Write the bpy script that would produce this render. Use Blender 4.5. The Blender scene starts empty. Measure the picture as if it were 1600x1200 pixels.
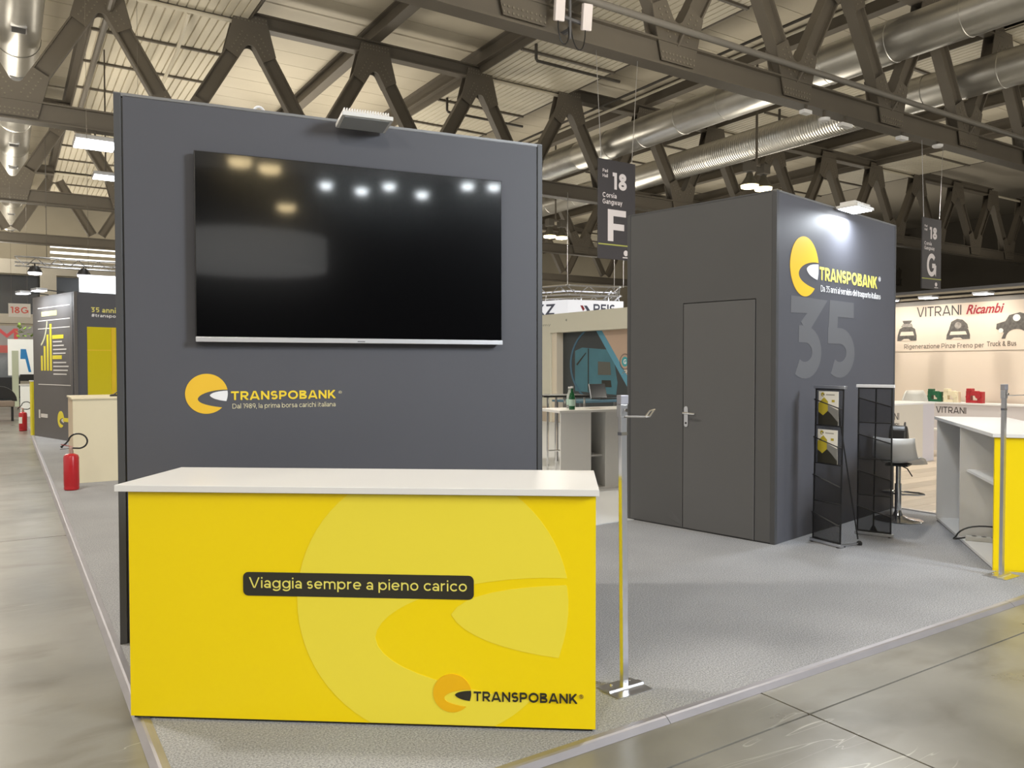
import bpy, bmesh, math, random
from mathutils import Vector, Matrix
random.seed(7)
S = bpy.context.scene
COL = S.collection
PI = math.pi

# ------------------------------------------------------------------ camera
CAM_H = 1.5279; PITCH = 0.024; FPX = 1226.87
cd = bpy.data.cameras.new('camera'); cam = bpy.data.objects.new('camera', cd); COL.objects.link(cam)
cam.location = (0, 0, CAM_H); cam.rotation_euler = (PI/2 - PITCH, 0.0009, 0)
cd.sensor_fit = 'HORIZONTAL'; cd.sensor_width = 36; cd.lens = FPX/1600*36
cd.clip_start = .05; cd.clip_end = 400
S.camera = cam
# ------------------------------------------------------------------ exposure, world
S.view_settings.view_transform = 'Standard'; S.view_settings.look = 'None'
S.view_settings.exposure = 0.0; S.view_settings.gamma = 1.0; S.view_settings.use_curve_mapping = False
w = bpy.data.worlds.new('hall_air'); S.world = w; w.use_nodes = True
w.node_tree.nodes['Background'].inputs[0].default_value = (1, .97, .92, 1)
w.node_tree.nodes['Background'].inputs[1].default_value = 1.0
# ------------------------------------------------------------------ hall axes
EA = Vector((.8403, .5422, 0)); EB = Vector((-.5422, .8403, 0)); RZ = math.atan2(.5422, .8403)
def hall(s, n, z=0.0): return EA*s + EB*n + Vector((0, 0, z))

def area(name, loc, power, size, color=(1, 1, 1), direction=(0, 0, -1), size_y=None, spread=PI):
    l = bpy.data.lights.new(name, 'AREA'); l.energy = power; l.color = color
    l.shape = 'DISK' if size_y is None else 'RECTANGLE'; l.size = size
    if size_y: l.size_y = size_y
    l.spread = spread
    o = bpy.data.objects.new(name, l); COL.objects.link(o); o.location = loc
    o.rotation_euler = Vector(direction).to_track_quat('-Z', 'Y').to_euler()
    return o
WARM = (1, .93, .82); COOL = (.86, .93, 1)
HALL_POWER = 520
for s_ in (-15.8, -1.8, 12.2, 26.4, 40.2, 56):
    for n_ in (-7, 7.5, 21.9, 36.6, 50.5, 64):
        if (s_, n_) in ((12.2, 21.9),): continue
        area('hall_light', hall(s_, n_, 8.55), HALL_POWER, .7, WARM)
        area('ceiling_fill', hall(s_, n_, 6.6), HALL_POWER*(1.6 if s_ < 20 else .65), 5.0, (1, .92, .78), (0, 0, 1))  # added upward fill for ceiling and trusses, not a fitting
# added fill lights for the stand walls, no fixtures hang there
area('wall_fill', (10.5, -1.5, 6.0), 1250, 3.0, COOL, (-.8, .5, -.45))
area('wall_fill', (-3.5, -6.5, 6.5), 260, 1.2, WARM, (.1, .8, -.6))

# ------------------------------------------------------------------ materials
def lin(r, g, b):
    f = lambda c: ((c/255+.055)/1.055)**2.4 if c/255 > .04045 else c/255/12.92
    return (f(r), f(g), f(b), 1)
MATS = {}
def mat(name, col, rough=.5, metal=0, var=0, vscale=3, bump=0, bscale=60, emit=None, estr=1, alpha=None, trans=0, spec=.5, stretch=None):
    if name in MATS: return MATS[name]
    m = bpy.data.materials.new(name); m.use_nodes = True; MATS[name] = m
    nt = m.node_tree; b = nt.nodes['Principled BSDF']
    if len(col) == 3: col = (*col, 1)
    b.inputs['Base Color'].default_value = col; b.inputs['Roughness'].default_value = rough
    b.inputs['Metallic'].default_value = metal; b.inputs['Specular IOR Level'].default_value = spec
    tc = nt.nodes.new('ShaderNodeTexCoord'); src = tc.outputs['Object']
    if stretch:
        mp = nt.nodes.new('ShaderNodeMapping'); mp.inputs['Scale'].default_value = stretch
        nt.links.new(src, mp.inputs[0]); src = mp.outputs[0]
    if var:
        n = nt.nodes.new('ShaderNodeTexNoise'); n.inputs['Scale'].default_value = vscale; n.inputs['Detail'].default_value = 6
        nt.links.new(src, n.inputs['Vector'])
        r = nt.nodes.new('ShaderNodeMix'); r.data_type = 'RGBA'
        r.inputs[6].default_value = tuple(max(0, c*(1-var)) for c in col[:3])+(1,)
        r.inputs[7].default_value = tuple(min(1, c*(1+var)) for c in col[:3])+(1,)
        nt.links.new(n.outputs['Fac'], r.inputs[0]); nt.links.new(r.outputs[2], b.inputs['Base Color'])
    if bump:
        n2 = nt.nodes.new('ShaderNodeTexNoise'); n2.inputs['Scale'].default_value = bscale; n2.inputs['Detail'].default_value = 3
        nt.links.new(src, n2.inputs['Vector'])
        bp = nt.nodes.new('ShaderNodeBump'); bp.inputs['Strength'].default_value = bump; bp.inputs['Distance'].default_value = .01
        nt.links.new(n2.outputs['Fac'], bp.inputs['Height']); nt.links.new(bp.outputs[0], b.inputs['Normal'])
    if emit:
        b.inputs['Emission Color'].default_value = (*emit, 1) if len(emit) == 3 else emit; b.inputs['Emission Strength'].default_value = estr
    if trans: b.inputs['Transmission Weight'].default_value = trans
    if alpha is not None: b.inputs['Alpha'].default_value = alpha
    return m
ANTH = mat('anthracite_panel', (.080, .081, .095), .55, var=.05, vscale=2, spec=.4)
ANTHD = mat('anthracite_door', (.088, .088, .091), .6, var=.05, vscale=2, spec=.35)
PROF = mat('anthracite_profile', (.055, .056, .06), .5)
BLACK = mat('black_plastic', (.012, .012, .013), .4)
YEL = mat('yellow_print', (.87, .655, .001), .36, var=.02, vscale=1.5, spec=.35)
YELP = mat('pale_yellow_print', (.83, .70, .05), .36, spec=.35)
YELO = mat('amber_yellow_print', (.83, .46, .004), .4, spec=.35)
LOGOY = mat('logo_yellow', (.82, .50, .025), .5)
TXTY = mat('letter_yellow', (.85, .62, .03), .5)
CREAM = mat('letter_cream', (.72, .66, .45), .5)
LTY = mat('letter_pale_yellow', (.85, .76, .16), .5)
BLK = mat('print_black', (.022, .02, .012), .4)
WHT = mat('white_laminate', (.745, .74, .73), .32, var=.02, vscale=4)
WHP = mat('white_print', (.82, .82, .84), .5)
GREY35 = mat('print_grey', (.122, .124, .134), .55)
ALU = mat('brushed_aluminium', (.62, .62, .64), .28, 1, var=.12, vscale=8, bump=.05, bscale=200)
ALUM = mat('matt_aluminium', (.52, .52, .57), .42, .85, var=.1, vscale=5)
CHROME = mat('chrome', (.8, .8, .8), .08, 1)
STEELG = mat('galvanised_duct', (.60, .585, .545), .33, .9, var=.18, vscale=1.2, bump=.15, bscale=9)
TRUSS = mat('brown_steel', (.118, .102, .080), .55, var=.12, vscale=.8)
TRUSSD = mat('brown_steel_rivet', (.19, .168, .13), .5)
RIB = mat('ribbed_sheet', (.60, .55, .44), .5, var=.06, vscale=.7)
SMO = mat('smooth_ceiling_panel', (.50, .45, .355), .55, var=.12, vscale=.5)
BEIGE = mat('beige_laminate', (.64, .58, .42), .45, var=.03, vscale=2)
RED = mat('red_enamel', (.42, .012, .018), .28)
CARD = mat('white_card', (.78, .76, .70), .6)
GLASSG = mat('green_glass', (.02, .16, .06), .08, trans=.5)
SCREEN = mat('tv_glass', (.002, .002, .0025), .15, spec=.16)
_b = SCREEN.node_tree.nodes['Principled BSDF']; _b.inputs['Coat Weight'].default_value = .45; _b.inputs['Coat Roughness'].default_value = .05
BLUE = mat('blue_print', (.10, .30, .42), .5)
NETM = mat('black_net', (.014, .014, .016), .75, alpha=.36)
LAMPM = mat('lamp_glow', (1, 1, 1), .5, emit=(1, .84, .42), estr=6)
LAMPW = mat('white_lamp_glow', (1, 1, 1), .5, emit=(.95, .98, 1), estr=14)
LBOX = mat('lightbox_glow', (1, 1, 1), .5, emit=(1, 1, 1), estr=2.2)

def speckle(name, c0, c1, scale, rough, bump):
    m = bpy.data.materials.new(name); m.use_nodes = True; nt = m.node_tree; b = nt.nodes['Principled BSDF']
    b.inputs['Roughness'].default_value = rough; b.inputs['Specular IOR Level'].default_value = .15
    tc = nt.nodes.new('ShaderNodeTexCoord'); n = nt.nodes.new('ShaderNodeTexNoise'); n.inputs['Scale'].default_value = scale
    n.inputs['Detail'].default_value = 3; n.inputs['Roughness'].default_value = .75
    nt.links.new(tc.outputs['Object'], n.inputs['Vector'])
    r = nt.nodes.new('ShaderNodeValToRGB'); r.color_ramp.elements[0].position = .36; r.color_ramp.elements[1].position = .64
    r.color_ramp.elements[0].color = (*c0, 1); r.color_ramp.elements[1].color = (*c1, 1)
    nt.links.new(n.outputs['Fac'], r.inputs[0])
    n3 = nt.nodes.new('ShaderNodeTexNoise'); n3.inputs['Scale'].default_value = 1.2; n3.inputs['Detail'].default_value = 4
    nt.links.new(tc.outputs['Object'], n3.inputs['Vector'])
    mx = nt.nodes.new('ShaderNodeMix'); mx.data_type = 'RGBA'; mx.blend_type = 'MULTIPLY'; mx.inputs[0].default_value = .35
    nt.links.new(r.outputs[0], mx.inputs[6]); nt.links.new(n3.outputs['Fac'], mx.inputs[7]); nt.links.new(mx.outputs[2], b.inputs['Base Color'])
    bp = nt.nodes.new('ShaderNodeBump'); bp.inputs['Strength'].default_value = bump; bp.inputs['Distance'].default_value = .004
    nt.links.new(n.outputs['Fac'], bp.inputs['Height']); nt.links.new(bp.outputs[0], b.inputs['Normal'])
    return m
CARPET = speckle('grey_loop_carpet', (.215, .22, .238), (.50, .51, .535), 120, .95, .6)

def concrete():
    m = bpy.data.materials.new('polished_concrete'); m.use_nodes = True; nt = m.node_tree; b = nt.nodes['Principled BSDF']
    tc = nt.nodes.new('ShaderNodeTexCoord')
    def noise(sc, det, dist=0, stretch=None):
        n = nt.nodes.new('ShaderNodeTexNoise'); n.inputs['Scale'].default_value = sc; n.inputs['Detail'].default_value = det; n.inputs['Distortion'].default_value = dist
        if stretch:
            mp = nt.nodes.new('ShaderNodeMapping'); mp.inputs['Scale'].default_value = stretch
            nt.links.new(tc.outputs['Object'], mp.inputs[0]); nt.links.new(mp.outputs[0], n.inputs['Vector'])
        else: nt.links.new(tc.outputs['Object'], n.inputs['Vector'])
        return n.outputs['Fac']
    a = noise(.9, 8, .6); r = nt.nodes.new('ShaderNodeValToRGB')
    e = r.color_ramp.elements; e[0].position = .3; e[1].position = .7
    e[0].color = (.128, .124, .108, 1); e[1].color = (.245, .238, .212, 1)
    nt.links.new(a, r.inputs[0])
    # stains
    st = noise(1.5, 5, .3, (1, 2.2, 1)); r2 = nt.nodes.new('ShaderNodeValToRGB'); r2.color_ramp.elements[0].position = .30; r2.color_ramp.elements[1].position = .50
    r2.color_ramp.elements[0].color = (.66, .62, .56, 1); r2.color_ramp.elements[1].color = (1, 1, 1, 1)
    nt.links.new(st, r2.inputs[0])
    mx = nt.nodes.new('ShaderNodeMix'); mx.data_type = 'RGBA'; mx.blend_type = 'MULTIPLY'; mx.inputs[0].default_value = 1
    nt.links.new(r.outputs[0], mx.inputs[6]); nt.links.new(r2.outputs[0], mx.inputs[7])
    # pale scratches
    sc = noise(1.7, 2, 1.3, (.5, 3.0, 1)); r3 = nt.nodes.new('ShaderNodeValToRGB')
    ee = r3.color_ramp.elements; ee[0].position = .494; ee[1].position = .506; ee[0].color = (0, 0, 0, 1); ee[1].color = (0, 0, 0, 1)
    k = r3.color_ramp.elements.new(.5); k.color = (1, 1, 1, 1)
    nt.links.new(sc, r3.inputs[0])
    gate = noise(.8, 3); r4 = nt.nodes.new('ShaderNodeValToRGB'); r4.color_ramp.elements[0].position = .57; r4.color_ramp.elements[1].position = .63
    nt.links.new(gate, r4.inputs[0])
    mu = nt.nodes.new('ShaderNodeMath'); mu.operation = 'MULTIPLY'; nt.links.new(r3.outputs[0], mu.inputs[0]); nt.links.new(r4.outputs[0], mu.inputs[1])
    mu2 = nt.nodes.new('ShaderNodeMath'); mu2.operation = 'MULTIPLY'; mu2.inputs[1].default_value = .6; nt.links.new(mu.outputs[0], mu2.inputs[0])
    mx2 = nt.nodes.new('ShaderNodeMix'); mx2.data_type = 'RGBA'; mx2.inputs[7].default_value = (.52, .51, .46, 1)
    nt.links.new(mu2.outputs[0], mx2.inputs[0]); nt.links.new(mx.outputs[2], mx2.inputs[6])
    nt.links.new(mx2.outputs[2], b.inputs['Base Color'])
    rr = nt.nodes.new('ShaderNodeMapRange'); rr.inputs[3].default_value = .22; rr.inputs[4].default_value = .40
    nt.links.new(noise(3, 5), rr.inputs[0]); nt.links.new(rr.outputs[0], b.inputs['Roughness'])
    bp = nt.nodes.new('ShaderNodeBump'); bp.inputs['Strength'].default_value = .05; bp.inputs['Distance'].default_value = .01
    nt.links.new(noise(14, 4), bp.inputs['Height']); nt.links.new(bp.outputs[0], b.inputs['Normal'])
    b.inputs['Specular IOR Level'].default_value = .55
    return m
CONC = concrete()
WOOD = mat('pale_wood_floor', (.50, .42, .33), .4, var=.35, vscale=1.6, stretch=(1, 9, 1))
WFLOOR = mat('pale_stand_floor', (.62, .64, .66), .35, var=.05, vscale=2)

# ------------------------------------------------------------------ mesh builder
class MB:
    def __init__(s): s.v = []; s.f = []
    def add(s, vs, fs):
        o = len(s.v); s.v += [tuple(p) for p in vs]; s.f += [tuple(i+o for i in f) for f in fs]; return s
    def box(s, x0, x1, y0, y1, z0, z1, M=None):
        vs = [Vector((x, y, z)) for z in (z0, z1) for y in (y0, y1) for x in (x0, x1)]
        if M: vs = [M @ p for p in vs]
        return s.add(vs, [(0, 2, 3, 1), (4, 5, 7, 6), (0, 1, 5, 4), (2, 6, 7, 3), (0, 4, 6, 2), (1, 3, 7, 5)])
    def bar(s, a, b, wx, wy, up=(0, 0, 1)):           # rectangular bar from a to b
        a = Vector(a); b = Vector(b); d = (b-a).normalized(); u = Vector(up)
        x = d.cross(u)
        if x.length < 1e-4: x = d.cross(Vector((0, 1, 0)))
        x.normalize(); y = x.cross(d)
        vs = [p + x*i*wx/2 + y*j*wy/2 for p in (a, b) for i, j in ((-1, -1), (1, -1), (1, 1), (-1, 1))]
        return s.add(vs, [(0, 3, 2, 1), (4, 5, 6, 7), (0, 1, 5, 4), (1, 2, 6, 5), (2, 3, 7, 6), (3, 0, 4, 7)])
    def tube(s, pts, r, seg=10, cap=True):
        pts = [Vector(p) for p in pts]; rs = r if isinstance(r, (list, tuple)) else [r]*len(pts)
        vs = []; n = None
        for i, p in enumerate(pts):
            d = (pts[min(i+1, len(pts)-1)] - pts[max(i-1, 0)]).normalized()
            if n is None:
                n = d.cross(Vector((0, 0, 1)))
                if n.length < 1e-3: n = d.cross(Vector((0, 1, 0)))
            n = (n - d*n.dot(d)).normalized(); bn = d.cross(n)
            vs += [p + (n*math.cos(t) + bn*math.sin(t))*rs[i] for t in [2*PI*k/seg for k in range(seg)]]
        fs = [(i*seg+k, i*seg+(k+1) % seg, (i+1)*seg+(k+1) % seg, (i+1)*seg+k) for i in range(len(pts)-1) for k in range(seg)]
        if cap: fs += [tuple(range(seg-1, -1, -1)), tuple((len(pts)-1)*seg+k for k in range(seg))]
        return s.add(vs, fs)
    def lathe(s, prof, seg=24, cx=0, cy=0):
        vs = [(cx+r*math.cos(2*PI*k/seg), cy+r*math.sin(2*PI*k/seg), z) for r, z in prof for k in range(seg)]
        fs = [(i*seg+k, i*seg+(k+1) % seg, (i+1)*seg+(k+1) % seg, (i+1)*seg+k) for i in range(len(prof)-1) for k in range(seg)]
        fs += [tuple(range(seg-1, -1, -1)), tuple((len(prof)-1)*seg+k for k in range(seg))]
        return s.add(vs, fs)
    def prism(s, poly, d0, d1, axes='xz'):            # polygon in the x-z (or x-y) plane, extruded along y (or z)
        n = len(poly)
        P = (lambda u, v, d: (u, d, v)) if axes == 'xz' else ((lambda u, v, d: (u, v, d)) if axes == 'xy' else (lambda u, v, d: (d, u, v)))
        vs = [P(u, v, d0) for u, v in poly] + [P(u, v, d1) for u, v in poly]
        fs = [tuple(range(n)), tuple(range(2*n-1, n-1, -1))] + [(i, i+n, (i+1) % n+n, (i+1) % n) for i in range(n)]
        return s.add(vs, fs)
    def quad(s, *ps): return s.add(ps, [tuple(range(len(ps)))])
    def build(s, name, m, parent=None, smooth=False, bevel=0, loc=None, rz=None):
        me = bpy.data.meshes.new(name); me.from_pydata(s.v, [], s.f)
        bm = bmesh.new(); bm.from_mesh(me); bmesh.ops.recalc_face_normals(bm, faces=bm.faces)
        if bevel: bmesh.ops.bevel(bm, geom=list(bm.edges), offset=bevel, segments=2, affect='EDGES', profile=.6)
        bm.to_mesh(me); bm.free()
        if smooth:
            me.polygons.foreach_set('use_smooth', [True]*len(me.polygons))
            try: me.set_sharp_from_angle(angle=math.radians(40))
            except Exception: pass
        me.materials.append(m)
        o = bpy.data.objects.new(name, me); COL.objects.link(o)
        if parent: o.parent = parent
        if loc is not None: o.location = loc
        if rz is not None: o.rotation_euler = (0, 0, rz)
        return o
def tag(o, label=None, cat=None, group=None, kind=None):
    if label: o['label'] = label
    if cat: o['category'] = cat
    if group: o['group'] = group
    if kind: o['kind'] = kind
    return o
def thing(name, label, cat, loc=(0, 0, 0), rz=0, group=None):
    o = bpy.data.objects.new(name, None); COL.objects.link(o); o.empty_display_size = .1
    o.location = loc; o.rotation_euler = (0, 0, rz)
    return tag(o, label, cat, group)
def facing(az): return PI/2 - az                      # local x runs along azimuth az, local y away from the viewer
def text(string, parent, x0, x1, z0, z1, y, m, name='lettering', bold=0, shear=0, depth=.003, mx=None):
    cu = bpy.data.curves.new('t', 'FONT'); cu.body = string; cu.size = 1; cu.offset = bold; cu.extrude = .01; cu.shear = shear; cu.resolution_u = 3
    t = bpy.data.objects.new('t', cu); COL.objects.link(t)
    dg = bpy.context.evaluated_depsgraph_get(); dg.update()
    me = bpy.data.meshes.new_from_object(t.evaluated_get(dg)); bpy.data.objects.remove(t); bpy.data.curves.remove(cu)
    xs = [v.co.x for v in me.vertices]; ys = [v.co.y for v in me.vertices]
    ax, bx, ay, by = min(xs), max(xs), min(ys), max(ys)
    for v in me.vertices:
        X = x0 + (v.co.x-ax)/(bx-ax)*(x1-x0); Z = z0 + (v.co.y-ay)/(by-ay)*(z1-z0)
        Y = y - depth if v.co.z > 0 else y + .001
        v.co = mx @ Vector((X, Y, Z)) if mx else (X, Y, Z)
    me.name = name; me.materials.clear(); me.materials.append(m)
    o = bpy.data.objects.new(name, me); COL.objects.link(o); o.parent = parent
    return o
def arc(cx, cz, r, a0, a1, n, rx=None): 
    return [(cx+(rx or r)*math.cos(math.radians(a0+(a1-a0)*i/n)), cz+r*math.sin(math.radians(a0+(a1-a0)*i/n))) for i in range(n+1)]
def bez(p0, p1, p2, p3, n):
    out = []
    for i in range(n+1):
        t = i/n; u = 1-t
        out.append(tuple(u**3*a+3*u*u*t*b+3*u*t*t*c+t**3*d for a, b, c, d in zip(p0, p1, p2, p3)))
    return out
def clip_z(poly, zmin, zmax):
    for lim, sgn in ((zmin, 1), (zmax, -1)):
        out = []
        for i, p in enumerate(poly):
            q = poly[(i+1) % len(poly)]
            pi = (p[1]-lim)*sgn >= 0; qi = (q[1]-lim)*sgn >= 0
            if pi: out.append(p)
            if pi != qi:
                t = (lim-p[1])/(q[1]-p[1]); out.append((p[0]+t*(q[0]-p[0]), lim))
        poly = out
    return poly
def emblem_polys(cx, cz, r):
    """the round emblem: a disc cut by a sweep, and the bullet inside the sweep"""
    a0, a1 = 11.5, 316
    disc = arc(0, 0, 1, a0, a1, 60)                                       # rim, counter-clockwise
    tip = (-.42, -.26)
    end = disc[-1]; start = disc[0]
    low = bez(end, (.30, -.64), (-.40, -.52), tip, 12)[1:]
    up = bez(tip, (-.40, .0), (.30, .22), start, 14)[1:-1]
    body = disc + low + up
    bullet = bez((.97, .15), (.60, .13), (.22, .08), (.14, -.08), 8) + bez((.14, -.08), (.22, -.24), (.55, -.34), (.92, -.38), 8)[1:]
    rim = arc(0, 0, .99, -21, 8, 5)[1:]
    bullet += rim
    f = lambda P: [(cx+x*r, cz+z*r) for x, z in P]
    return f(body), f(bullet)
def emblem(parent, cx, cz, r, y, m1, m2, zmin=-9, zmax=9, d=.003, names=('emblem_disc', 'emblem_bullet')):
    b, u = emblem_polys(cx, cz, r)
    MB().prism(clip_z(b, zmin, zmax), y-d, y+.001).build(names[0], m1, parent)
    MB().prism(clip_z(u, zmin, zmax), y-d, y+.001).build(names[1], m2, parent)
# ------------------------------------------------------------------ geometric stroke lettering (flat print)
def glyph(ch, w):
    """centre-line strokes of a geometric sans letter; cap height 1; returns strokes, ink width"""
    t = w/2; X = .75; R = .375; st = []
    def L(*p): st.append(list(p))
    def A(cx, cy, rx, ry, a0, a1, n=None, pre=(), post=()):
        n = n or max(4, int(abs(a1-a0)/15))
        st.append(list(pre)+[(cx+rx*math.cos(math.radians(a0+(a1-a0)*i/n)), cy+ry*math.sin(math.radians(a0+(a1-a0)*i/n))) for i in range(n+1)]+list(post))
    r = R-t                                        # lower-case bowl
    def bowl(cx): A(cx, R, r, R-t, 0, 360, 22)
    if ch == 'T': W = .84; L((0, 1-t), (W, 1-t)); L((W/2, 1-t), (W/2, 0))
    elif ch == 'R': W = .86; L((t, 0), (t, 1)); A(W-.36, 1-.335, .335-t+.03, .335-t, 90, -90, 10, [(t, 1-t)], [(t, .33+t)]); L((W-.42, .36), (W-t*.6, -.02))
    elif ch == 'A': W = 1.04; L((t*.6, -.05), (W/2, 1.0+t*1.2), (W-t*.6, -.05)); L((.2, .26), (W-.2, .26))
    elif ch == 'N': W = .92; L((t, 0), (t, 1)); L((W-t, 0), (W-t, 1)); L((t*.9, 1-t*.6), (W-t*.9, t*.6))
    elif ch == 'S': W = .76; cx = W/2; q = .265-t*.5; A(cx, 1-t-q, W/2-t, q, 35, 270, 14); A(cx, t+q, W/2-t, q, 90, -150, 14); st[-1][0] = st[-2][-1]
    elif ch == 'P': W = .84; L((t, 0), (t, 1)); A(W-.36, 1-.34, .33-t+.03, .34-t, 90, -90, 10, [(t, 1-t)], [(t, .32+t)])
    elif ch == 'O': W = 1.12; A(W/2, .5, W/2-t, .5-t+.01, 0, 360, 30)
    elif ch == 'B': W = .84; L((t, 0), (t, 1)); A(W-.34, .755, .28-t, .245-t, 90, -90, 9, [(t, 1-t)], [(t, .51+t*.2)]); A(W-.30, .265, .30-t, .265-t, 90, -90, 9, [(t, .53-t*.2)], [(t, t)])
    elif ch == 'K': W = .88; L((t, 0), (t, 1)); L((W-t, 1.03), (t, .30)); L((.34, .55), (W-t*.4, -.03))
    elif ch == 'V': W = .98; L((t*.6, 1.05), (W/2, -t*1.2), (W-t*.6, 1.05))
    elif ch == 'M': W = 1.1; L((t, 0), (t, 1)); L((W-t, 0), (W-t, 1)); L((t, 1-t*.4), (W/2, .30), (W-t, 1-t*.4))
    elif ch == 'I': W = w; L((t, 0), (t, 1))
    elif ch == 'E': W = .70; L((t, 0), (t, 1)); L((t, 1-t), (W, 1-t)); L((t, .5), (W*.92, .5)); L((t, t), (W, t))
    elif ch == 'F': W = .66; L((t, 0), (t, 1)); L((t, 1-t), (W, 1-t)); L((t, .5-t*.4), (W*.9, .5-t*.4))
    elif ch == 'H': W = .86; L((t, 0), (t, 1)); L((W-t, 0), (W-t, 1)); L((t, .5), (W-t, .5))
    elif ch == 'D': W = .94; L((t, 0), (t, 1)); A(W-.5, .5, .5-t, .5-t, 90, -90, 14, [(t, 1-t)], [(t, t)])
    elif ch == 'C': W = .98; A(.5, .5, .5-t, .5-t+.01, 42, 318, 22)
    elif ch == 'G': W = 1.0; A(.5, .5, .5-t, .5-t+.01, 42, 330, 22, (), [(W-t, .22), (W-t, .5)]); L((W-t, .5-t*.3), (.56, .5-t*.3))
    elif ch == 'Z': W = .80; L((.03, 1-t), (W-t*.8, 1-t), (t*.8, t), (W, t))
    elif ch == '&': W = .84; A(.36, .76, .2-t*.5, .24-t, 0, 360, 16); A(.34, .29, .34-t, .29-t, 120, 400, 16); L((.2, .62), (W, -.02))
    elif ch == '#': W = .8; L((.2, 0), (.32, 1)); L((.5, 0), (.62, 1)); L((0, .32), (.76, .32)); L((.06, .68), (.8, .68))
    elif ch == '1': W = .36; L((W-t, 0), (W-t, 1)); L((0, 1-t), (W-t, 1-t))
    elif ch == '3': W = .72; L((.05, 1-t), (W-t*1.0, 1-t), (W*.46, .62)); A(W/2-.01, .325, W/2-t, .325-t, 95, -128, 16, [(W*.30, .65-t)])
    elif ch == '5': W = .72; L((W-.04, 1-t), (.10+t, 1-t), (.07+t, .60-t)); A(W/2-.01, .325, W/2-t, .325-t, 95, -128, 16, [(.07, .65-t)])
    elif ch == '8': W = .70; A(W/2, .755, W/2-t-.04, .245-t, 0, 360, 20); A(W/2, .275, W/2-t, .275-t, 0, 360, 20)
    elif ch == '9': W = .68; A(W/2, .67, W/2-t, .33-t, 0, 360, 20); A(W/2-.1, .5, W/2-t+.1, .5-t, 20, -75, 8)
    elif ch == '0': W = .76; A(W/2, .5, W/2-t, .5-t, 0, 360, 24)
    elif ch == 'a': W = .62; A(W/2, .42, W/2-t, .33-t, 150, 0, 9, (), [(W-t, 0)]); A(W/2-.02, .215, W/2-t-.01, .215-t, 0, 360, 16)
    elif ch in 'bdpqg':
        W = .78; lft = ch in 'bp'; cx = W-R if lft else R; bowl(cx); x = t if lft else W-t
        if ch in 'bd': L((x, 0), (x, 1.05))
        elif ch in 'pq': L((x, X), (x, -.27))
        else: A(R, .03, W-t-R, .31-t, 0, -150, 10, [(x, X)])
    elif ch == 'c': W = .64; A(R, R, r, R-t, 40, 320, 16)
    elif ch == 'e': W = .73; A(R-.01, R, r, R-t, 0, 318, 18); L((t, R), (W-t*1.2, R))
    elif ch == 'o': W = .75; bowl(R)
    elif ch == 'f': W = .44; A(.12+.2, 1.03-.2, .2-t*.4, .22-t, 75, 180, 7, (), [(.14, 0)]); L((0, X-t), (W, X-t))
    elif ch == 'h': W = .68; L((t, 0), (t, 1.05)); A(W/2, X-.32, W/2-t, .32-t, 180, 0, 10, (), [(W-t, 0)])
    elif ch == 'i': W = w; L((t, 0), (t, X)); L((t, .90), (t, .90+w*1.1))
    elif ch == 'l': W = w; L((t, 0), (t, 1.05))
    elif ch == 'k': W = .64; L((t, 0), (t, 1.05)); L((W-t, X+.02), (t, .20)); L((.26, .44), (W-t*.4, -.03))
    elif ch == 'm': W = 1.10; L((t, 0), (t, X)); m = W/2; A((t+m)/2, X-.28, (m-t)/2, .28-t, 180, 0, 9, (), [(m, 0)]); A((m+W-t)/2, X-.28, (W-t-m)/2, .28-t, 180, 0, 9, (), [(W-t, 0)])
    elif ch == 'n': W = .68; L((t, 0), (t, X)); A(W/2, X-.32, W/2-t, .32-t, 180, 0, 10, (), [(W-t, 0)])
    elif ch == 'r': W = .40; L((t, 0), (t, X)); A(.36, X-.32, .36-t, .32-t, 180, 85, 6)
    elif ch == 's': W = .54; cx = W/2; q = .20-t*.5; A(cx, X-t-q, W/2-t, q, 40, 270, 12); A(cx, t+q, W/2-t, q, 90, -150, 12); st[-1][0] = st[-2][-1]
    elif ch == 't': W = .46; A(.14+.2, .22, .2-t*.3, .22-t, 180, 290, 7, [(.16, .95)]); L((0, X-t), (W, X-t))
    elif ch == 'u': W = .68; A(W/2, .32, W/2-t, .32-t, 180, 360, 10, [(t, X)]); L((W-t, 0), (W-t, X))
    elif ch == 'v': W = .68; L((t*.6, X+.03), (W/2, -t*1.2), (W-t*.6, X+.03))
    elif ch == 'w': W = 1.06; L((t*.6, X+.03), (W*.27, -t), (W*.5, X), (W*.73, -t), (W-t*.6, X+.03))
    elif ch == 'y': W = .68; L((W-t*.6, X+.03), (.2, -.27)); L((t*.6, X+.03), (W/2, .03))
    elif ch == 'z': W = .58; L((.02, X-t), (W-t*.8, X-t), (t*.8, t), (W, t))
    elif ch == ',': W = w; L((t, w*.9), (t*.6, -.16))
    else: W = .30
    lo, hi = -.4, 1.3
    if ch in 'TRANSPOBKVMIEFHDCGZ': lo, hi = 0, 1
    elif ch in 'vwyxuz': hi = X; lo = -.28 if ch == 'y' else 0
    elif ch in 'k': lo = 0
    return st, W, lo, hi
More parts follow.
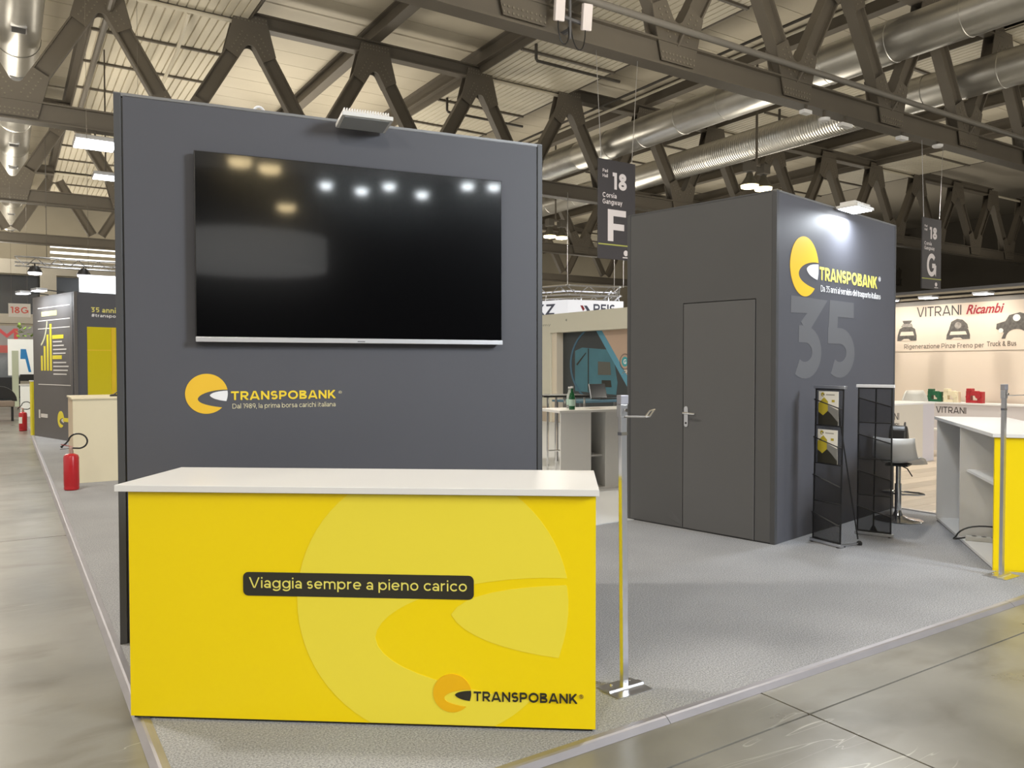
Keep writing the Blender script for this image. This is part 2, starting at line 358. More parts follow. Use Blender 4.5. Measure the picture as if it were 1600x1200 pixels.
def stext(string, parent, x0, x1, zb, cap, y, m, wt=.15, name='lettering', depth=.003, mx=None, track=.16):
    """geometric letters from x0 to x1 on baseline zb with cap height cap; one mesh per line"""
    b = MB(); cur = 0; items = []
    for ch in string:
        st, W, lo, hi = glyph(ch, wt); items.append((cur, st, lo, hi)); cur += W + (track if ch != ' ' else track*.3)
    tot = cur - track; sx = (x1-x0)/tot
    for k, (off, st, lo, hi) in enumerate(items):
        for j, pts in enumerate(st):
            closed = (abs(pts[0][0]-pts[-1][0])+abs(pts[0][1]-pts[-1][1])) < 1e-6
            n = len(pts); rows = []
            for i in range(n):
                a = pts[i-1] if i > 0 else (pts[-2] if closed else None); c = pts[i+1] if i < n-1 else (pts[1] if closed else None); p = pts[i]
                d1 = Vector((p[0]-a[0], p[1]-a[1])).normalized() if a else None; d2 = Vector((c[0]-p[0], c[1]-p[1])).normalized() if c else None
                d1 = d1 or d2; d2 = d2 or d1
                nn = Vector((-d1.y-d2.y, d1.x+d2.x)); nn = nn.normalized() if nn.length > 1e-4 else Vector((-d1.y, d1.x))
                q = wt/2/max(.42, nn.dot(Vector((-d1.y, d1.x))))
                rows.append((Vector(p)+nn*q, Vector(p)-nn*q))
            for i in range(n-1):
                quad = [tuple(rows[i][0]), tuple(rows[i+1][0]), tuple(rows[i+1][1]), tuple(rows[i][1])]
                if lo > -.3 or hi < 1.2: quad = clip_z(quad, lo-.012, hi+.012)
                if len(quad) >= 3: b.prism([(x0+(off+u)*sx, zb+v*cap) for u, v in quad], y-depth-.00003*((k*11+j*5+i) % 13), y+.0008)
    if mx: b.v = [tuple(mx @ Vector(p)) for p in b.v]
    return b.build(name, m, parent)
def rrect(x0, x1, z0, z1, r, n=4):
    return arc(x1-r, z1-r, r, 0, 90, n)+arc(x0+r, z1-r, r, 90, 180, n)+arc(x0+r, z0+r, r, 180, 270, n)+arc(x1-r, z0+r, r, 270, 360, n)
def copy_tree(o, parent=None):
    c = o.copy(); COL.objects.link(c)
    if parent: c.parent = parent
    for ch in list(o.children): copy_tree(ch, c)
    return c

# ================================================================== STRUCTURE
# hall floor of concrete slabs with open joints
fl = MB().box(-60, 90, -60, 90, -.25, -.06).build('floor', mat('joint_filler', (.05, .047, .04), .9), None, rz=RZ); tag(fl, kind='structure')
sx = [-39, -33, -27, -21, -15, -9, -3.02, 2.975, 8.97, 15, 21, 27, 33, 39, 45]
nx = [-15.8, -9.8, -3.8, 2.18, 8.2, 14.2, 20.2, 26.2, 32.2, 38.2, 44.2, 50.2, 56.2, 62.2, 72]
for i in range(len(sx)-1):
    for j in range(len(nx)-1):
        MB().box(sx[i]+.005, sx[i+1]-.005, nx[j]+.005, nx[j+1]-.005, -.1, -.02).build('concrete_slab', CONC, fl)
cp = MB()
cp.prism([(.507, 2.507), (8.0, 2.507), (8.0, 5.83), (4.4, 5.83), (4.4, 23), (.507, 23)], -.019, 0, 'xy')
cpo = cp.build('carpet', CARPET, None, rz=RZ); tag(cpo, 'speckled grey exhibition carpet under the yellow counter and dark cabin', 'carpet')
def edge_profile(name, pts_fn, L0, L1):
    prof = [(.062, -.001), (.062, .003), (.034, .004), (.024, .000), (0, -.019), (.05, -.019)]
    b = MB(); n = len(prof); vs = [pts_fn(L, d, z) for L in (L0, L1) for d, z in prof]
    b.add(vs, [tuple(range(n)), tuple(range(2*n-1, n-1, -1))]+[(i, i+n, (i+1) % n+n, (i+1) % n) for i in range(n)])
    o = b.build(name, mat('dull_aluminium', (.36, .355, .39), .45, .8, var=.15, vscale=5)); tag(o, 'silver aluminium edging strip of the grey carpet', kind='structure'); return o
DKJ = mat('strip_joint_grey', (.1, .1, .1), .6)
t1 = edge_profile('trim_1', lambda L, d, z: hall(L, 2.445+d, z), .44, 8.0)
for s_ in (2.39, 5.4):
    MB().prism([(2.4445, -.0185), (2.4685, .0008), (2.479, .0045), (2.507, .0035), (2.47, -.004), (2.452, -.0187)], s_, s_+.003, 'yz').build('strip_joint', DKJ, t1, rz=RZ)
edge_profile('trim_2', lambda L, d, z: hall(.445+d, L, z), 2.445, 23)
sf = MB().prism([(4.41, 5.84), (8, 5.84), (8, 9.3), (12.3, 9.3), (12.3, 25), (4.41, 25)], -.019, .004, 'xy').build('stand_floor', WFLOOR, None, rz=RZ)
tag(sf, 'smooth pale floor of the neighbouring stand behind the dark cabin', 'floor')
vf = thing('laminate_floor', 'pale wood laminate floor of the cream parts stand behind the bar stool', 'floor', (0, 0, 0), RZ)
r_ = random.Random(3)
WOODS = [mat('pale_plank_%s' % c, tuple(k*f for k in (.52, .44, .345)), .4, var=.22, vscale=1.4, stretch=(2, 14, 1)) for c, f in (('light', 1.1), ('mid', .95), ('dark', .8))]
for i in range(28):
    n0 = 2.6+i*.236; off = r_.uniform(-1.2, 0)
    s0 = 8.02
    while s0 < 14.4:
        s1 = min(14.45, s0+1.3+(off if s0 < 8.1 else 0)); 
        if s1-s0 > .15: MB().box(s0+.002, s1-.002, n0+.002, n0+.234, -.019, .006).build('plank', WOODS[r_.randrange(3)], vf)
        s0 = s1
MB().box(7.96, 8.02, 2.5, 9.2, -.019, .012).build('edge_strip', ALU, vf)

# end walls of the hall
o = MB().box(-45, 80, 70, 70.6, -.1, 15).build('wall_back', mat('far_wall_haze', (.30, .27, .21), .8, var=.2, vscale=.3), None, rz=RZ); tag(o, kind='structure')  # back wall tone lightened to carry the bright haze far off
o = MB().box(-45, 80, -48.6, -48, -.1, 15).build('wall_front', mat('near_wall', (.05, .047, .042), .8), None, rz=RZ); tag(o, kind='structure')
o = MB().box(74, 74.6, -30, 70, -.1, 15).build('wall_right', mat('far_side_wall', (.10, .088, .07), .8, var=.2, vscale=.3), None, rz=RZ); tag(o, kind='structure')

# ceiling
ce = MB().box(-45, 80, -40, 70, 14.75, 14.95).build('ceiling', mat('roof_deck', (.30, .27, .22), .8), None, rz=RZ); tag(ce, kind='structure')
P0 = 2.72; PW = 4.65; TN = [14.7, 28.45, 42.6, 56.7]
def ribs(w_, l_):
    b = MB(); n = 16; p = w_/n; pts = []
    for i in range(n):
        x = i*p
        pts += [(x, 0), (x+p*.80, 0), (x+p*.84, .05), (x+p*.96, .05)]
    pts += [(w_, 0)]
    vs = [(x, y, z) for y in (0, l_) for x, z in pts]; m_ = len(pts)
    b.add(vs, [(i, i+1, i+1+m_, i+m_) for i in range(m_-1)])
    b.box(0, w_, 0, l_, .055, .09)
    return b
rib_me = ribs(PW-.06, 3.42).build('ribbed_panel', RIB, ce); rib_first = True
smo_me = None
bays = {}
for k in range(-4, 10):
    s0 = P0+k*PW
    ribbed = (k % 3 == 0)
    far = MB(); 
    for seg in range(-1, 4):
        n0 = (TN[seg] if seg >= 0 else TN[0]-13.9); n1 = n0+13.9 if seg != 3 else 70
        if ribbed:
            for q in range(4):
                if q*3.5+n0+3.42 > 69.5: continue
                a_ = n0+.08+q*3.47
                o = rib_me if rib_first else rib_me.copy()
                if not rib_first: COL.objects.link(o)
                rib_first = False
                o.location = (s0+.03, a_, 13.62)
                if seg >= 0 and -3 <= k <= 9: MB().box(s0+.02, s0+PW-.02, a_-.06, a_+.06, 13.54, 13.62).build('batten', TRUSS, ce)
            if seg >= 0: MB().box(s0, s0+.06, n0, n0+13.9, 13.6, 14.7).build('fascia', TRUSS, ce); MB().box(s0+PW-.06, s0+PW, n0, n0+13.9, 13.6, 14.7).build('fascia', TRUSS, ce)
        else:
            for q in range(10):
                a_ = n0+q*1.39
                if 0 <= seg <= 1 and -2 <= k <= 8:
                    if smo_me is None: smo_me = MB().box(.01, PW-.01, .012, 1.378, 0, .06).build('ceiling_panel', SMO, ce); o = smo_me
                    else: o = smo_me.copy(); COL.objects.link(o)
                    o.location = (s0, a_, 14.5)
                else: far.box(s0+.01, s0+PW-.01, a_+.012, a_+1.378, 14.5, 14.56)
    if far.v: tag(far.build('ceiling_panel', SMO, ce), kind='stuff')
def ibeam(b, f, L0, L1, z0, z1, wf, tw=.05, tf=.04):
    """I-section along axis; f(L, side, z) -> point"""
    for (y0, y1, za, zb) in ((-wf/2, wf/2, z0, z0+tf), (-tw/2, tw/2, z0+tf, z1-tf), (-wf/2, wf/2, z1-tf, z1)):
        vs = [f(L, y, z) for z in (za, zb) for L in (L0, L1) for y in (y0, y1)]
        b.add(vs, [(0, 1, 3, 2), (4, 6, 7, 5), (0, 4, 5, 1), (2, 3, 7, 6), (0, 2, 6, 4), (1, 5, 7, 3)])
    return b
for k in range(-3, 10):
    s0 = P0+k*PW
    b = MB()
    ibeam(b, lambda L, y, z: (s0+y, L, z), -10, 70, 13.88, 14.48, .42)
    b.build('roof_beam', TRUSS, ce)

# ================================================================== ROOF TRUSSES
CH = 4.05                                    # node to node height
def truss(n0, label, k0, k1, gusset=True, full=True):
    T = thing('roof_truss', label, 'truss', hall(0, n0, 0), RZ)
    D = .17
    zb, zt = 9.35, 13.45                     # chord axes
    L0, L1 = P0+k0*PW-PW/2-1, P0+k1*PW+PW/2+1
    b = MB(); ibeam(b, lambda L, y, z: (L, y, z), L0, L1, 8.98, 9.62, .46, .20, .05); b.build('bottom_chord', TRUSS, T)
    rv = MB()
    sp = PW/2; dz = CH; ln = math.hypot(sp, dz); ux, uz = sp/ln, dz/ln
    wd = .52
    def gpoly(sgn):
        # plate round a node at the origin with two members going (+-ux, uz); inner mouth rounded
        sinp = ux; r = .20; zc = (wd/2+r)/sinp
        t = 1.3
        def outer(q): return (q*(t*ux+uz*wd/2*1.04), t*uz-ux*wd/2*1.04)
        def inner(q, tt): return (q*(tt*ux-uz*wd/2), tt*uz+ux*wd/2)
        ti = zc*uz
        P = [(-.55, -.30), (.55, -.30), outer(1), inner(1, t)]
        a = math.degrees(math.atan2(-ux, uz))    # direction from arc centre to tangent point on the right
        P += [(zc*0+r*math.cos(math.radians(x)), zc+r*math.sin(math.radians(x))) for x in [a-(180+2*a)*i/8 for i in range(9)]]
        P += [inner(-1, t), outer(-1)]
        return [(x, z*sgn) for x, z in P]
    for k in range(k0, k1+1):
        sa = P0+k*PW
        for sg in (-1, 1):
            a_ = Vector((sa, 0, zt)); c_ = Vector((sa+sg*sp, 0, zt-dz))
            d = (c_-a_).normalized()
            m_ = MB(); x = Vector((0, 1, 0)); y = d.cross(x)
            # channel-like member: two flanges and a recessed web
            for (p0, p1, q0, q1) in ((-D, D, -wd/2, -wd/2+.05), (-D, D, wd/2-.05, wd/2), (-.06, .06, -wd/2+.05, wd/2-.05)):
                vs = [p + x*i + y*j for p in (a_+d*.5, c_-d*.5) for i, j in ((p0, q0), (p1, q0), (p1, q1), (p0, q1))]
                m_.add(vs, [(0, 3, 2, 1), (4, 5, 6, 7), (0, 1, 5, 4), (1, 2, 6, 5), (2, 3, 7, 6), (3, 0, 4, 7)])
            m_.build('diagonal', TRUSS, T)
        if gusset:
            for (cx_, cz_, sgn) in ((sa, zt, -1), (sa+sp, zt-dz, 1)):
                g = MB()
                for yy in (-D-.03, D): g.prism([(cx_+px, cz_+pz) for px, pz in gpoly(sgn)], yy, yy+.03)
                g.build('gusset_plate', TRUSS, T)
                for q in (-1, 1):
                    for i in range(6):
                        for j in range(2):
                            tt = .42+.14*i; off = (j-.5)*.2
                            px = q*(tt*ux)+off*uz*1; pz = (tt*uz-q*off*ux)*sgn
                            rv.box(cx_+px-.022, cx_+px+.022, -D-.05, -D-.03, cz_+pz-.022, cz_+pz+.022)
                    for i in range(5):
                        for j in range(2): rv.box(cx_+q*.12*(i+.5)-.022, cx_+q*.12*(i+.5)+.022, -D-.05, -D-.03, cz_-sgn*(.1+.13*j)-.022, cz_-sgn*(.1+.13*j)+.022)
        if k % 3 != 0:
            b = MB(); ibeam(b, lambda L, y, z: (L, y, z), sa, sa+PW, 13.38, 13.9, .42, .16, .05); b.build('top_chord', TRUSS, T)
        else:
            MB().tube([(sa+.1, 0, 13.5), (sa+PW-.1, 0, 13.5)], .075, 8).build('tie_pipe', RIB, T, smooth=True)
    if rv.v: tag(rv.build('rivet', TRUSSD, T), kind='stuff')
    return T
truss(TN[0], 'nearest dark brown steel roof truss, carrying both gangway signs and the antennas', 0, 9)
truss(TN[1], 'dark brown steel roof truss crossing right behind the top of the television wall', -2, 15)
truss(TN[2], 'more distant brown steel roof truss behind the one over the television wall', -3, 14)
truss(TN[3], 'farthest brown steel roof truss, low behind the hanging gangway signs', -4, 15, gusset=False)

# long rail on brackets along the nearest truss
R = thing('cable_rail', 'long grey rail on brackets running along the nearest roof truss', 'rail', hall(0, TN[0]-.42, 0), RZ)
MB().tube([(0, 0, 9.86), (46, 0, 9.86)], .085, 10).build('rail_pipe', mat('grey_rail', (.17, .158, .14), .45), R, smooth=True)
for k in range(0, 9):
    x = P0+PW/2+k*PW
    MB().bar((x, .28, 9.5), (x, .03, 9.82), .06, .06).build('bracket', TRUSS, R)
# sprinkler pipes below the ribbed bays
dark_pipe = mat('dark_pipe', (.06, .052, .042), .5)
for s0, nn_, lab in ((16.72, 24.6, 'dark hanging pipe under the ribbed roof panels beside the white antennas'),
                     (16.72, 31.7, 'dark hanging pipe under ribbed roof panels seen through the truss above the wall floodlight'),
                     (30.7, 24.6, 'dark hanging pipe under the ribbed roof bay at far right top'),
                     (30.7, 46.5, 'dark hanging pipe under the distant ribbed roof bay beyond the cabin')):
    p = MB().tube([(s0+.25, nn_, 13.62), (s0+.25, nn_, 13.08), (s0+.3, nn_, 13.0), (s0+PW-.3, nn_, 13.0)], .06, 8).build('sprinkler_pipe', dark_pipe, None, smooth=True, rz=RZ)
    tag(p, lab, 'pipe')
p = MB().tube([(5.4, 28.6, 13.5), (5.5, 31.5, 13.1), (5.5, 36, 12.9), (5.5, 41.5, 12.9)], .07, 8).build('drain_pipe', RIB, None, smooth=True, rz=RZ)
tag(p, 'cream drain pipe slanting below the ribbed roof panels at upper left', 'pipe')
p = MB().tube([(2.95, 26, 12.9), (2.95, 41.5, 12.9)], .11, 8).build('roof_pipe', TRUSS, None, smooth=True, rz=RZ)
tag(p, 'dark pipe run beside the left ventilation duct under the roof', 'pipe')

for z, lab in ((12.75, 'lower of two thin pipes running just above the shiny silver duct'), (13.1, 'upper of two thin pipes running just above the shiny silver duct')):
    p = MB().tube([(22.55, 14, z), (22.55, 62, z)], .055, 8).build('roof_pipe', dark_pipe if z > 13 else RIB, None, smooth=True, rz=RZ)
    tag(p, lab, 'pipe')

# ================================================================== DUCTS
def duct(name, label, s0, z0, n0, n1, r, step, vents=False, corr=None):
    T = thing(name, label, 'duct', hall(s0, 0, z0), RZ)
    a = n0; i = 0
    while a < n1:
        b_ = min(a+step, n1); bb = MB()
        if corr and corr[0] <= a < corr[1]:
            pts = []; rr = []; m_ = int((b_-a)/.12)
            for j in range(m_+1):
                for q, rad in ((0, r), (.03, r+.03), (.06, r)):
                    y = a+j*.12+q
                    if y < b_: pts.append((0, y, 0)); rr.append(rad)
            bb.tube(pts, rr, 24, cap=False)
        else: bb.tube([(0, a, 0), (0, b_, 0)], r*(1.0 if i % 2 else .985), 28, cap=False)
        bb.build('duct_section', STEELG, T, smooth=True)
        MB().tube([(0, b_-.03, 0), (0, b_-.03+.015, 0), (0, b_+.015, 0), (0, b_+.03, 0)], [r*.99, r+.012, r+.012, r*.99], 28, cap=False).build('seam_ring', STEELG, T, smooth=True)
        if vents:
            v = MB().box(-.17, .17, (a+b_)/2-.3, (a+b_)/2+.1, -r-.025, -r+.06).build('vent_grille', BLACK, T)
            MB().box(-.2, .2, (a+b_)/2-.34, (a+b_)/2+.14, -r-.018, -r+.05).build('vent_frame', ALU, T)
        a = b_; i += 1
    return T
duct('ventilation_duct', 'silver round ventilation duct with square vents at upper left of hall', .45, 11.65, 15, 66, .63, 4.6, vents=True)
duct('ventilation_duct', 'shiny silver round duct rising above the F sign, upper of the two', 23.75, 11.75, 3, 66, .66, 2.3, corr=(30, 33))
duct('ventilation_duct', 'dull silver round duct running below and behind the shinier one, partly corrugated', 28.35, 11.45, 3, 66, .62, 2.6, corr=(17, 27))

# ================================================================== HANGING GANGWAY SIGNS
SIGNM = mat('sign_charcoal', (.048, .045, .052), .45, var=.05)
SW = mat('sign_white', (.72, .68, .70), .5); SGY = mat('sign_green', (.40, .42, .10), .5)
def sign(letter, s0, label):
    T = thing('gangway_sign', label, 'sign', hall(s0, TN[0]-.05, 4.08), RZ, 'gangway signs hung from the roof')
    MB().box(0, 1.16, 0, .04, 0, 2.37).build('sign_board', SIGNM, T, bevel=.005)
    stext('Pad', T, .13, .29, 2.06, .075, 0, SW, .17); stext('Hall', T, .13, .29, 1.94, .075, 0, SW, .17)
    stext('18', T, .44, .88, 1.68, .40, 0, SW, .22)
    stext('Corsia', T, .13, .56, 1.465, .115, 0, SW, .17); stext('Gangway', T, .13, .74, 1.31, .115, 0, SW, .17)
    stext(letter, T, .29, .86, .43, .76, 0, SW, .2)
    MB().box(.0, 1.16, -.004, .002, .33, .36).build('accent_line', SGY, T)
    MB().prism(arc(.86, .17, .07, 0, 340, 14), -.004, .002).build('pictogram', SW, T)
    MB().box(.76, .98, -.004, .002, .05, .075).build('pictogram_line', SW, T)
    for x in (.1, 1.06): MB().tube([(x, .02, 2.36), (x+(.18 if x > .5 else -.16), .02, 4.9)], .008, 5).build('hanging_wire', ALU, T)
    return T
sign('F', 11.9, 'charcoal hanging sign reading 18 and F left of the dark cabin')
sign('G', 25.72, 'charcoal hanging sign reading 18 and G right of the dark cabin')

# ================================================================== HALL LAMPS
def hall_lamp(s0, n0, z, label, rod=True):
    T = thing('hall_lamp', label, 'lamp', hall(s0, n0, z), RZ, 'twin hall floodlights on rods')
    if rod: MB().tube([(0, 0, .9), (0, 0, 14.5-z)], .05, 8).build('rod', TRUSS, T)
    MB().bar((-.5, 0, .9), (.5, 0, .9), .08, .08).build('crossbar', TRUSS, T)
    for x in (-.42, .42):
        MB().box(x-.2, x+.2, -.2, .2, .55, .95).build('ballast_box', mat('lamp_box', (.09, .08, .065), .5), T, bevel=.02)
        MB().lathe([(.12, .5), (.16, .35), (.36, .05), (.38, 0), (.36, .0)], 20, x, 0).build('reflector', mat('lamp_reflector', (.12, .11, .085), .45, .4), T, smooth=True)
        MB().lathe([(.05, .02), (.355, -.01), (.34, -.10), (.05, -.16)], 20, x, 0).build('lens', LAMPM, T, smooth=True)
    return T
hall_lamp(26.2, 21.95, 8.9, 'glowing twin hall lamp on a rod above the front corner of the cabin')
hall_lamp(26.6, 36.6, 8.9, 'glowing twin hall lamp left of the F sign above the white banner')
def panel_lamp(s0, n0, z, label, w_=.75, d_=.55, drop=.45):
    T = thing('panel_floodlight', label, 'lamp', hall(s0, n0, z), RZ)
    MB().box(-w_/2, w_/2, -d_/2, d_/2, 0, .14).build('housing', ALU, T, bevel=.02)
    MB().box(-w_/2+.04, w_/2-.04, -d_/2+.04, d_/2-.04, -.02, .005).build('lens', LAMPW, T)
    MB().bar((0, 0, .12), (0, 0, drop), .05, .05).build('hanger', TRUSS, T)
panel_lamp(2.5, 28.35, 8.55, 'bright white floodlight under the truss at the top left wall corner', 1.2, 1.3)
panel_lamp(3.35, 34.0, 8.75, 'smaller white floodlight below, just left of the television wall edge', .9, .9, 4.9)
# lamps on the far side of the aisle behind the photographer, seen in the television
MIR = ('large white floodlight mirrored left of the television centre', 'white floodlight mirrored just right of the largest mirrored one', 'small white floodlight mirrored at the top centre of the television', 'large white floodlight mirrored right of the television centre', 'white floodlight mirrored second from the top right television corner', 'white floodlight mirrored in the top right television corner')
for i, (s0, n0, z) in enumerate(((2.2, -24.2, 9), (3.7, -24.9, 9), (4.8, -24.2, 9.1), (6.3, -25, 9), (7.9, -22.9, 9), (9.0, -22.8, 9))):
    T = thing('aisle_floodlight', MIR[i], 'lamp', hall(s0, n0, z), RZ, 'floodlights mirrored in the television')
    MB().box(-.4, .4, -.3, .3, 0, .15).build('housing', ALU, T)
    MB().lathe([(.05, 0), (.24, -.02), (.22, -.16), (.05, -.2)], 16).build('lens', mat('mirror_lamp_glow', (1, 1, 1), .5, emit=(.9, .97, 1), estr=95), T)
MIR2 = ('warm floodlight mirrored in the top left television corner', 'warm floodlight mirrored beside the top left corner one', 'lone warm floodlight mirrored above the mirrored ring banner')
for i, (s0, n0, z) in enumerate(((-.9, -21.0, 9), (.1, -21.8, 9), (.5, -29.2, 9))):
    T = thing('aisle_floodlight', MIR2[i], 'lamp', hall(s0, n0, z), RZ, 'warm floodlights mirrored in the television')
    MB().box(-.5, .5, -.3, .3, 0, .15).build('housing', ALU, T)
    MB().lathe([(.05, 0), (.4, -.02), (.36, -.2), (.05, -.26)], 16).build('lens', mat('mirror_warm_glow', (1, 1, 1), .5, emit=(1, .78, .42), estr=45), T)
T = thing('ring_banner', 'round white hanging banner mirrored in the television screen', 'banner', hall(-.1, -13.8, 5.1), RZ)
MB().tube([(2.1*math.cos(t), 2.1*math.sin(t), 0) for t in [2*PI*i/32 for i in range(33)]], .05, 6).build('ring_tube', ALU, T)
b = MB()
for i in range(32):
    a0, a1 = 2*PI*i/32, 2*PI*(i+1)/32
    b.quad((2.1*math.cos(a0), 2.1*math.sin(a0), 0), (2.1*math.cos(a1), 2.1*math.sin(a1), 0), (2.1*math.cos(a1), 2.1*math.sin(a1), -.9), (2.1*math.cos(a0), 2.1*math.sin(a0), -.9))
b.build('banner_cloth', mat('banner_grey_glow', (.5, .5, .5), .7, emit=(1, 1, .98), estr=2.2), T)  # cloth glows by itself, standing in for strong light on it
for a0 in (.4, 2.5, 4.6): MB().tube([(2.1*math.cos(a0), 2.1*math.sin(a0), 0), (2.1*math.cos(a0), 2.1*math.sin(a0), 5)], .01, 5).build('hanging_wire', ALU, T)

# antennas on the nearest truss
DKG = mat('dark_grey_metal', (.16, .16, .17), .45, .4)
T = thing('antenna', 'pair of white panel antennas with looped cables on the nearest roof truss', 'antenna', hall(10.75, TN[0]-.45, 9.0), RZ)
for x, z in ((-.38, .12), (.38, .08)):
    M = Matrix.Translation((x, -.12, z+.28)) @ Matrix.Rotation(-.12, 4, 'Y') @ Matrix.Rotation(.25, 4, 'X')
    b = MB().box(-.13, .13, -.05, .05, -.27, .29, M); b.build('antenna_panel', mat('antenna_white', (.74, .68, .68), .5), T, bevel=.025)
MB().bar((-.38, 0, .3), (.38, 0, .26), .06, .06).build('crossbar', DKG, T)
MB().tube([(0, 0, -.15), (0, 0, .75)], .035, 8).build('mast', DKG, T)
MB().bar((0, 0, .05), (0, .3, .05), .08, .08).build('clamp', DKG, T)
MB().tube(bez((-.4, -.1, .12), (-.42, -.1, -.5), (-.05, -.1, -.5), (-.04, 0, .1), 12), .014, 6).build('cable', BLACK, T)
MB().tube(bez((.36, -.1, .08), (.34, -.1, -.6), (.02, -.1, -.5), (.03, 0, .1), 12), .014, 6).build('cable', BLACK, T)
for (s0, z, w_, lab, k) in ((19.45, 8.80, .34, 'white square box under the nearest truss above the cabin', 0), (20.3, 8.72, .34, 'white round disc under the nearest truss beside the square box', 1),
                         (21.3, 8.72, .5, 'white curved bracket under the nearest truss, third fitting above the cabin', 0), (24.3, 8.80, .42, 'small white slim fitting under the nearest truss left of the G sign wires', 0),
                         (26.4, 8.86, .34, 'small white round fitting under the truss at the G sign wires', 1)):
    T = thing('wireless_node', lab, 'device', hall(s0, TN[0]-.15, z), RZ)
    if k: MB().lathe([(.02, -.06), (w_/2*.8, -.04), (w_/2, 0), (w_/2, .04)], 16).build('shell', WHP, T, smooth=True)
    else: MB().box(-w_/2, w_/2, -.1, .1, -.06, .05).build('shell', WHP, T, bevel=.015)
    MB().box(-.03, .03, -.03, .03, .03, 9.0-z+.01).build('mount', TRUSS, T)

# ================================================================== TELEVISION WALL
TA = 1.1582; TO = Vector((-2.1482, 4.2676, 0))
W = thing('display_wall', 'dark grey stand wall carrying the large television behind the yellow counter', 'wall', TO, facing(TA))
MB().box(.045, 2.525, 0, .16, 0, 2.99).build('wall_panel', ANTH, W)
for x0, x1 in ((0, .036), (2.531, 2.567)): MB().box(x0, x1, -.004, .165, 0, 3.0).build('edge_profile', PROF, W, bevel=.003)
MB().box(.0, 2.567, .0, .165, 2.985, 3.004).build('top_profile', mat('dull_profile', (.2, .2, .2), .5, .5), W)
MB().box(.034, .047, .008, .1, 0, 2.98).build('groove', BLACK, W); MB().box(2.523, 2.533, .004, .1, 0, 2.98).build('groove', PROF, W)
emblem(W, .455, 1.367, .1135, 0, LOGOY, WHP)
stext('TRANSPOBANK', W, .585, 1.18, 1.329, .050, 0, TXTY, .21)
text('®', W, 1.198, 1.219, 1.357, 1.374, 0, CREAM)
stext('Dal 1989, la prima borsa carichi italiana', W, .592, 1.18, 1.280, .0275, 0, CREAM, .11)
cl = MB().tube(bez((.73, .08, 2.995), (.72, .08, 3.06), (.80, .08, 3.06), (.79, .08, 2.995), 10), .008, 6).build('cable_loop', WHP, W)
# television
TV = thing('television', 'large black flat television with silver lower edge hung on the dark wall', 'television', TO, facing(TA))
MB().box(.398, 2.247, -.06, -.02, 1.66, 2.72).build('casing', BLACK, TV, bevel=.004)
MB().box(.404, 2.241, -.066, -.058, 1.692, 2.714).build('screen', SCREEN, TV)
MB().box(.398, 2.247, -.076, -.045, 1.66, 1.688).build('bottom_bar', mat('silver_bar', (.72, .72, .74), .3, .75), TV, bevel=.003)
MB().box(1.30, 1.345, -.0775, -.07, 1.668, 1.673).build('bar_mark', DKG, TV)
MB().box(.9, 1.75, -.022, .0, 1.95, 2.45).build('wall_bracket', BLACK, TV)
# unlit floodlight on top of the television wall
def flood(O, az, x, lit, label, w_=.34, d_=.27, tilt=.42, y=-.17, z=2.99):
    F = thing('floodlight', label, 'lamp', O + Matrix.Rotation(facing(az), 3, 'Z') @ Vector((x, y, z)), facing(az))
    M = Matrix.Rotation(tilt, 4, 'X')
    hs = MB().box(-w_/2, w_/2, -d_/2, d_/2, -.012, .014, M).build('housing', mat('flood_white', (.70, .69, .67), .4), F, bevel=.005)
    for i in range(18):
        xx = -w_/2+.02+i*(w_-.04)/17
        MB().box(xx-.003, xx+.003, -d_/2+.03, d_/2-.03, .014, .045, M).build('cooling_fin', MATS['flood_white'], F)
    MB().box(-w_/2+.018, w_/2-.018, -d_/2+.014, d_/2-.014, -.016, -.011, M).build('glass', LAMPW if lit else mat('flood_glass', (.36, .37, .37), .15), F)
    MB().bar(M @ Vector((0, d_/2-.02, 0)), (0, -y+.05, 3.0-z+.02), .05, .02).build('arm', MATS['flood_white'], F)
    MB().box(-.05, .05, -y-.01, -y+.1, 3.004-z, 3.02-z).build('clamp', BLACK, F)
    return F
flood(TO, TA, 1.335, False, 'unlit white floodlight clamped on the top edge above the television', z=2.965, tilt=-.10, d_=.20, w_=.30, y=-.13)

# ================================================================== CABIN
CA = .8208; CO = Vector((2.2225, 6.6277, 0)); CLA = CA+PI/2
FX = 1.22
B = thing('storage_cabin', 'dark grey storage cabin with a flush door and yellow emblem on its side', 'cabin', CO, facing(CA))
# local x along the emblem face, local -x... the door face runs along local y (going back)
MB().box(.04, 2.517, 0, .05, 0, 2.99).build('emblem_panel', ANTH, B)
MB().box(0, .04, -.004, .04, 0, 3.0).build('corner_post', PROF, B, bevel=.003)
MB().box(2.49, 2.52, -.004, .06, 0, 3.0).build('corner_post', PROF, B, bevel=.003)
MB().box(0, 2.52, 0, .05, 2.985, 3.003).build('top_profile', mat('dull_profile', (.2, .2, .2), .5, .5), B)
MB().box(.02, 2.5, 1.53, 1.58, 0, 2.98).build('rear_panel', ANTHD, B)
MB().box(2.45, 2.5, .05, 1.55, 0, 2.98).build('side_panel', ANTHD, B)
MB().box(.05, 2.46, .05, 1.53, 2.90, 2.94).build('roof_panel', ANTHD, B)
